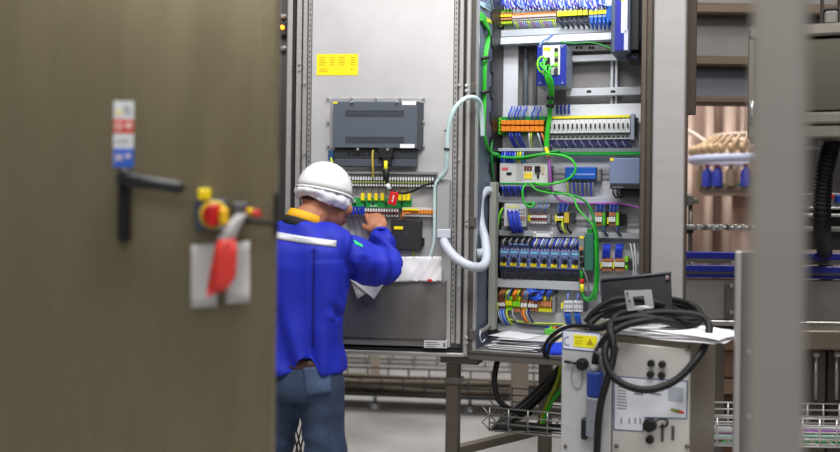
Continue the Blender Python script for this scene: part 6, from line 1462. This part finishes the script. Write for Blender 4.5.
# raised right hand: fingers towards the terminals, back of the hand to us
toward = Vector((-.30, .62, .72)); toward.normalize()
sidev = Vector((-.86, -.10, -.26)); sidev = (sidev - toward*sidev.dot(toward)).normalized()
pn = sidev.cross(toward); pn = pn if pn.y > 0 else -pn
hb = []
sgn = 1 if (Matrix.Rotation(.5, 3, sidev) @ toward).dot(pn) > 0 else -1
hand(skin_b, wrR + (wrR-elR).normalized()*.004, toward, pn, sidev, [(sgn*.25, sgn*.45, sgn*.3), (sgn*.55, sgn*.8, sgn*.5), (sgn*.75, sgn*.95, sgn*.6), (sgn*.85, sgn*1.0, sgn*.6)])
tl = Vector((.6, .7, -.1)).normalized(); sl = Vector((0, .1, 1)); sl = (sl - tl*sl.dot(tl)).normalized(); nl = Vector((.7, -.6, 0)); 
nl = (nl - tl*nl.dot(tl) - sl*nl.dot(sl)).normalized(); sg2 = 1 if (Matrix.Rotation(.5, 3, sl) @ tl).dot(nl) > 0 else -1
hand(skin_b, wrL, tl, nl, sl, [(sg2*.3, sg2*.4, sg2*.3)]*4)
me = remesh(skin_b, .0048, 3, .5, FOOT)
person = mesh_obj('person', me, skin)
person.location = FOOT
tag(person, 'person in a white helmet, blue jacket and jeans reaching towards the open door', 'person')
INFO[person.name] = (ROOM, tuple(FOOT))
for s_ in (-1, 1):
    mb = MB(); mb.ell(H(.028*s_, .079, .0), .011, .009, .008, 12, 8, HM); mb.m = 1; mb.ell(H(.028*s_, .0855, .0), .0045, .0035, .0045, 10, 6, HM); part(person, 'eye', mb, [mat('eye_white', (226, 222, 216), .3), mat('eye_dark', (30, 22, 18), .3)])
mb = MB(); mb.ell(H(0, -.026, .022), .073, .079, .080, 18, 10, HM); part(person, 'hair', mb, mat('hair_black', (22, 19, 18), .6))
for s_ in (-1, 1):
    mb = MB(); mb.tube([H(.014*s_, .096, .020), H(.03*s_, .092, .025), H(.046*s_, .078, .020)], [.002, .0035, .002], 6); part(person, 'eyebrow', mb, mat('hair_black', (22, 19, 18), .6))
mb = MB(); mb.ell(H(0, .0985, -.0715), .020, .004, .003, 12, 6, HM); part(person, 'mouth', mb, mat('lip', (140, 76, 66), .5))
# helmet
def hel(rx, ry, rz, z0, n=40, m=12, top=1.0, cut=0.0):
    rows = []
    for i in range(m+1):
        th = (PI/2)*i/m
        row = []
        for k in range(n):
            a = 2*PI*k/n
            row.append(H(rx*math.cos(th)*math.cos(a), -.014+ry*math.cos(th)*math.sin(a), z0 + rz*math.sin(th)**.92))
        rows.append(row)
    return rows
zh = .020
HRX, HRY, HRZ = .090, .106, .107
mb = MB()
rows = hel(HRX, HRY, HRZ, zh)
mb.rings(rows[:-1] + [[p.lerp(rows[-1][0], .7) for p in rows[-2]]], True, True)
helm = part(person, 'helmet', mb, mat('helmet_white', (232, 232, 234), .25), 'white safety helmet')
mb = MB()
rim = []
for f, dz in ((1.0, .0), (1.025, -.003), (1.025, -.008), (.97, -.006)):
    row = []
    for k in range(48):
        a = 2*PI*k/48; pk = 1 + .14*max(0, math.sin(a))**3*(1 if f > 1 else .3)
        row.append(H(HRX*f*math.cos(a), -.014+HRY*f*pk*math.sin(a), zh + dz - .010*max(0, math.sin(a))**3*(f > 1)))
    rim.append(row)
mb.rings(rim, True, False); part(helm, 'brim', mb, mat('helmet_white', (232, 232, 234), .25))
mb = MB()
for (a, th) in ((70, 30), (62, 24), (70, 20), (62, 34), (54, 29), (110, 30), (118, 24), (110, 20)):
    a, th = R(a), R(th); c = H((HRX+.0005)*math.cos(th)*math.cos(a), -.014+(HRY+.0005)*math.cos(th)*math.sin(a), zh+HRZ*math.sin(th)**.92)
    mb.ell(c, .0035, .0035, .0035, 8, 6)
part(helm, 'vent_holes', mb, mat('hole_grey', (120, 120, 126), .6))
mb = MB()
mb.rings([[H(.086*math.cos(2*PI*k/40)*f, -.014+.102*math.sin(2*PI*k/40)*f, zh+dz) for k in range(40)] for dz, f in ((.012, 1), (-.006, .99), (-.022, .96))], True, False); part(helm, 'headband', mb, mat('band_slate', (64, 76, 92), .6))
mb = MB(); mb.box(-.014, .014, -.004, .004, -.014, .012, .003, mtx=Matrix.Translation(H(0, -.108, zh-.008)) @ HM.to_4x4()); part(helm, 'adjuster', mb, blue, 'blue headband adjuster')
# white cloth under the helmet
rows = []
for i in range(9):
    f = i/8; row = []
    for k in range(56):
        a = 2*PI*k/56; d_ = math.sin(a)     # +1 front, -1 back
        side = max(0, math.cos(a))
        drop = (.034 + .010*max(0, math.cos(a-.5)) - .012*max(0, math.cos(a+1.25))**8) * f
        rx = .085 + .010*math.sin(f*PI) - .006*f; ry = .104 + .008*math.sin(f*PI) - .010*f
        p = H(rx*math.cos(a), -.012+ry*math.sin(a), zh - .004 - drop - .008*f)
        nz_ = noise.noise(p*26)*.014 + noise.noise(p*55)*.010 + .003*math.sin(k*1.4)
        row.append(p + (hr*math.cos(a) + hf*math.sin(a))*nz_*min(1, .3+f))
    rows.append(row)
rows += [[p.lerp(H(0, 0, -.02), .10) for p in rows[-1]], [p.lerp(H(0, 0, .0), .14) + hu*.02 for p in rows[-1]]]
mb = MB(); mb.rings(rows, True, False); part(person, 'head_cloth', mb, mat('cloth_white', (226, 228, 236), .9), 'white cloth worn under the helmet')
# collar
mb = MB()
cc_ = NB + Vector((-.006, .004, .020)); cn = Vector((.34, .16, 1)).normalized(); c1 = Vector((1, 0, -.30)).normalized(); c2 = cn.cross(c1)
def crow(r_, h_):
    r_ *= .92
    return [cc_ + c1*(r_*1.06*math.cos(2*PI*k/36)) + c2*(r_*1.12*math.sin(2*PI*k/36)) + cn*h_ for k in range(36)]
mb.rings([crow(.056, .050), crow(.062, .050), crow(.069, .020), crow(.063, .014), crow(.056, .050)], True, False); collar = part(person, 'collar', mb, mat('collar_amber', (232, 170, 20), .7), 'amber collar with a black lower edge')
mb = MB(); mb.rings([crow(.067, .022), crow(.072, .020), crow(.078, -.004), crow(.069, -.012)], True, False); part(collar, 'black_band', mb, mat('collar_black', (24, 24, 26), .8))
# jacket
jk = mat('jacket_blue', (10, 32, 172), .7, 0, .10, 8)
jb = MB()
def wr(dz): return hip + Vector((0, 0, dz))
trunk = [(.004, .150, .114, 0.0), (.05, .146, .112, 0.0), (.10, .141, .108, 0), (.20, .141, .110, 0), (.30, .148, .116, 0), (.38, .160, .120, 0), (.435, .166, .112, 0), (.475, .140, .095, 0), (.505, .098, .080, 0), (.53, .075, .070, 0)]
rows = []
for dz, rx, ry, sh in trunk:
    f = (dz+.01)/.53
    c = wr(dz) + Vector((-.004 - .010*f + .004, .02*f, 0)); c.x += (NB.x - hip.x)*max(0, f-.55)/.45*.9
    rows.append(el_ring(c, rx, ry, 32, 2.4, Vector((.06*(1-f)*0, .0))))
jb.rings(rows)
tub(jb, [shR - FX*.06 + Vector((0, 0, .005)), shR, shR.lerp(elR, .5) + Vector((0, 0, -.006)), elR, elR.lerp(wrR, .45), wrR - (wrR-elR)*.06], [.078, .074, .066, .064, .053, .038, .036], 18)
jb.ell(elR, .056, .056, .056)
tub(jb, [shL + FX*.06, shL, shL.lerp(elL, .5), elL, elL.lerp(wrL, .45), wrL - (wrL-elL)*.06], [.076, .072, .064, .06, .05, .038, .036], 18)
me = remesh(jb, .0075, 6, .5, FOOT)
armd = (elR-shR).normalized(); fd = (wrR-elR).normalized()
me.update()
nrm = [v.normal.copy() for v in me.vertices]
for v, n_ in zip(me.vertices, nrm):
    p = v.co + FOOT
    u = (p-hip).dot(FX); z = p.z-hip.z; d = 0
    d += .017*noise.noise(Vector((p.x*8, p.y*8, p.z*3.5))) + .007*noise.noise(Vector((p.x*18+9, p.y*18, p.z*8))) +   .0075*math.sin(u*55 + z*16 + 7*noise.noise(Vector((p.x*5, p.y*5, p.z*3))))*max(0, min(1, (.36-z)/.1))
    ta = (p-shR).dot(armd); L = (elR-shR).length
    if u > .09 and z > .2 and 0 < ta < L+.05:            # creases along the raised sleeve
        w = min(1, ta/.05)
        q = p - shR
        d += w*.009*math.sin(ta*70 + 8*noise.noise(q*9) + q.z*30)
    if z < .12: d += .006*math.sin(u*60+z*30+5*noise.noise(p*6))*(1-max(0, z)/.12)
    back = n_.dot(FY) < 0
    if back and abs(u-.058) < .012 and -.01 < z < .44: d -= .006*(1-abs(u-.058)/.012)       # pleat down the back
    if back and u > .058 and z < .40: d += .003
    v.co += n_*d
    if z < .065:   # raised back hem above the belt
        if back and -.005 < u < .090: v.co.z += .055*math.sin((u+.005)/.095*PI)*(.065-z)/.045
jacket = mesh_obj('jacket', me, jk, person); jacket['label'] = 'bright blue work jacket'
# reflective stripe: follows the back of the jacket (found by casting onto it)
from mathutils.bvhtree import BVHTree
bv = BVHTree.FromPolygons([v.co + FOOT for v in me.vertices], [tuple(p.vertices) for p in me.polygons])
def on_back(px, py):
    o_ = Vector((0, 0, EYE)); d_ = WP(px, py, 3.0) - o_; d_.normalize()
    h = bv.ray_cast(o_, d_); return h
def band(pts_u, pts_l, nm, m, par, n=26, rows_=3, off=.0025, label=None):
    grid = []
    for i in range(rows_+1):
        row = []
        for j in range(n+1):
            f = j/n
            a = pts_u(f); b = pts_l(f); q = (a[0]+(b[0]-a[0])*i/rows_, a[1]+(b[1]-a[1])*i/rows_)
            h = on_back(*q)
            row.append(h[0] + h[1]*off if h[0] is not None else None)
        grid.append(row)
    ok = [j for j in range(n+1) if all(r_[j] is not None for r_ in grid)]
    if len(ok) < 3: print('band lost', nm); return
    grid = [[r_[j] for j in ok] for r_ in grid]
    mb = MB(); mb.sheet(grid, .0015)
    return part(par, nm, mb, m, label)
band(lambda f: (250+86.5*f, 226.5+14*f+1.2*math.sin(f*3)), lambda f: (250+86*f, 234+13*f+1.2*math.sin(f*3)), 'reflective_stripe', mat('stripe_silver', (196, 198, 206), .35, .2), jacket, label='silver reflective stripe across the back')
band(lambda f: (353+9.5*f, 240.0+5.2*f), lambda f: (355+8*f, 244.5+3.4*f), 'sleeve_badge', mat('badge_green', (60, 214, 140), .6), jacket, 8, 2, label='green sleeve badge')
band(lambda f: (313.6-1.0*f, 247.5+98*f), lambda f: (314.7-1.0*f, 247.5+98*f), 'back_seam', mat('seam_navy', (6, 16, 96), .8), jacket, 40, 1, .001, 'dark seam down the back')
mb = MB(); k_ = wrR - (wrR-elR)*.10
mb.tube([k_, wrR - (wrR-elR)*.02, wrR + (wrR-elR)*.0], [.041, .0385, .036], 18); part(jacket, 'cuff', mb, jk)
# jeans
jn = mat('denim', (46, 62, 88), .8, 0, .6, 9, (1, 1, .5), bump=.2)
jb = MB()
rows = [el_ring(hip + Vector((0, 0, dz)), rx, ry, 28, 2.2) for dz, rx, ry in ((-.085, .13, .10), (-.06, .146, .108), (-.03, .146, .108), (.02, .134, .100), (.055, .128, .094))]
jb.rings(rows)
for h_, k_, a_ in ((hipR, kneeR, ankR), (hipL, kneeL, ankL)):
    tub(jb, [h_ + Vector((0, 0, .02)), h_ - Vector((0, 0, .06)), h_.lerp(k_, .55), k_, k_.lerp(a_, .5), a_ - Vector((0, 0, .02))], [.082, .080, .074, .064, .062, .062, .06], 20)
me = remesh(jb, .0075, 5, .5, FOOT)
nrm = [v.normal.copy() for v in me.vertices]
for v, n_ in zip(me.vertices, nrm):
    p = v.co + FOOT
    d = .006*noise.noise(Vector((p.x*9, p.y*9, p.z*6))) + .007*math.sin(p.z*46+6*noise.noise(p*7)+p.x*24)*max(0, 1-abs(p.z-.62)/.30)*.7
    v.co += n_*d
jeans = mesh_obj('jeans', me, jn, person); jeans['label'] = 'faded blue jeans'
bv = BVHTree.FromPolygons([v.co + FOOT for v in me.vertices], [tuple(p.vertices) for p in me.polygons])
band(lambda f: (303+28*f, 367.5-1.5*f), lambda f: (307+23.5*f, 396-3*f), 'back_pocket', mat('denim_pocket', (62, 80, 110), .8, 0, .3, 12), jeans, 10, 8, .004)
mb = MB(); rows = [el_ring(hip + Vector((0, 0, dz)), rx, rx*.72, 36, 2.2) for dz, rx in ((.028, .137), (.030, .140), (.058, .136), (.060, .130))]
mb.rings(rows, True, False); part(jeans, 'belt', mb, mat('belt_brown', (72, 46, 36), .5, 0, .3, 60), 'dark brown belt')
for s_ in (1, -1):
    a_ = ankR if s_ > 0 else ankL
    mb = MB(); M3 = Matrix((FX, FY, Vector((0, 0, 1)))).transposed()
    rows = []
    for z, l0, l1, w in ((.0, -.09, .20, .048), (.02, -.092, .205, .050), (.05, -.085, .19, .047), (.085, -.075, .10, .044), (.12, -.06, .055, .042)):
        c = Vector((a_.x, a_.y, z)) + FY*(l0+l1)/2
        rows.append(el_ring(c, w, (l1-l0)/2, 24, 2.4))
    mb.rings(rows); part(person, 'shoe', mb, mat('shoe_black', (28, 27, 27), .5))
# mesh basket standing behind the worker's legs
MBK = Frame(WP(297, 430, 3.45).x, 3.50, R(5))
t = T('mesh_basket', 'black diamond-mesh bin seen between the worker\'s legs', 'bin', MBK, (0, .1, 0))
mb = MB(); r0, r1, hh = .10, .13, .78
c = Vector((0.0, .13, 0))
for k in range(14):
    for sg in (1, -1):
        pts = []
        for i in range(13):
            f = i/12; a = 2*PI*k/14 + sg*f*1.5; rr = r0+(r1-r0)*f
            pts.append((c.x+rr*math.cos(a), c.y+rr*math.sin(a), .01+f*hh))
        mb.tube(pts, .0035, 5)
part(t, 'wire_mesh', mb, black)
for z, rr in ((.01, r0), (hh+.01, r1)):
    mb = MB(); mb.tube([(c.x+rr*math.cos(a*PI/16), c.y+rr*math.sin(a*PI/16), z) for a in range(32)], .006, 6, closed=True); part(t, 'rim', mb, black)
mb = MB(); mb.cyl((c.x, c.y, 0), (c.x, c.y, .01), r0, seg=24); part(t, 'base', mb, black)
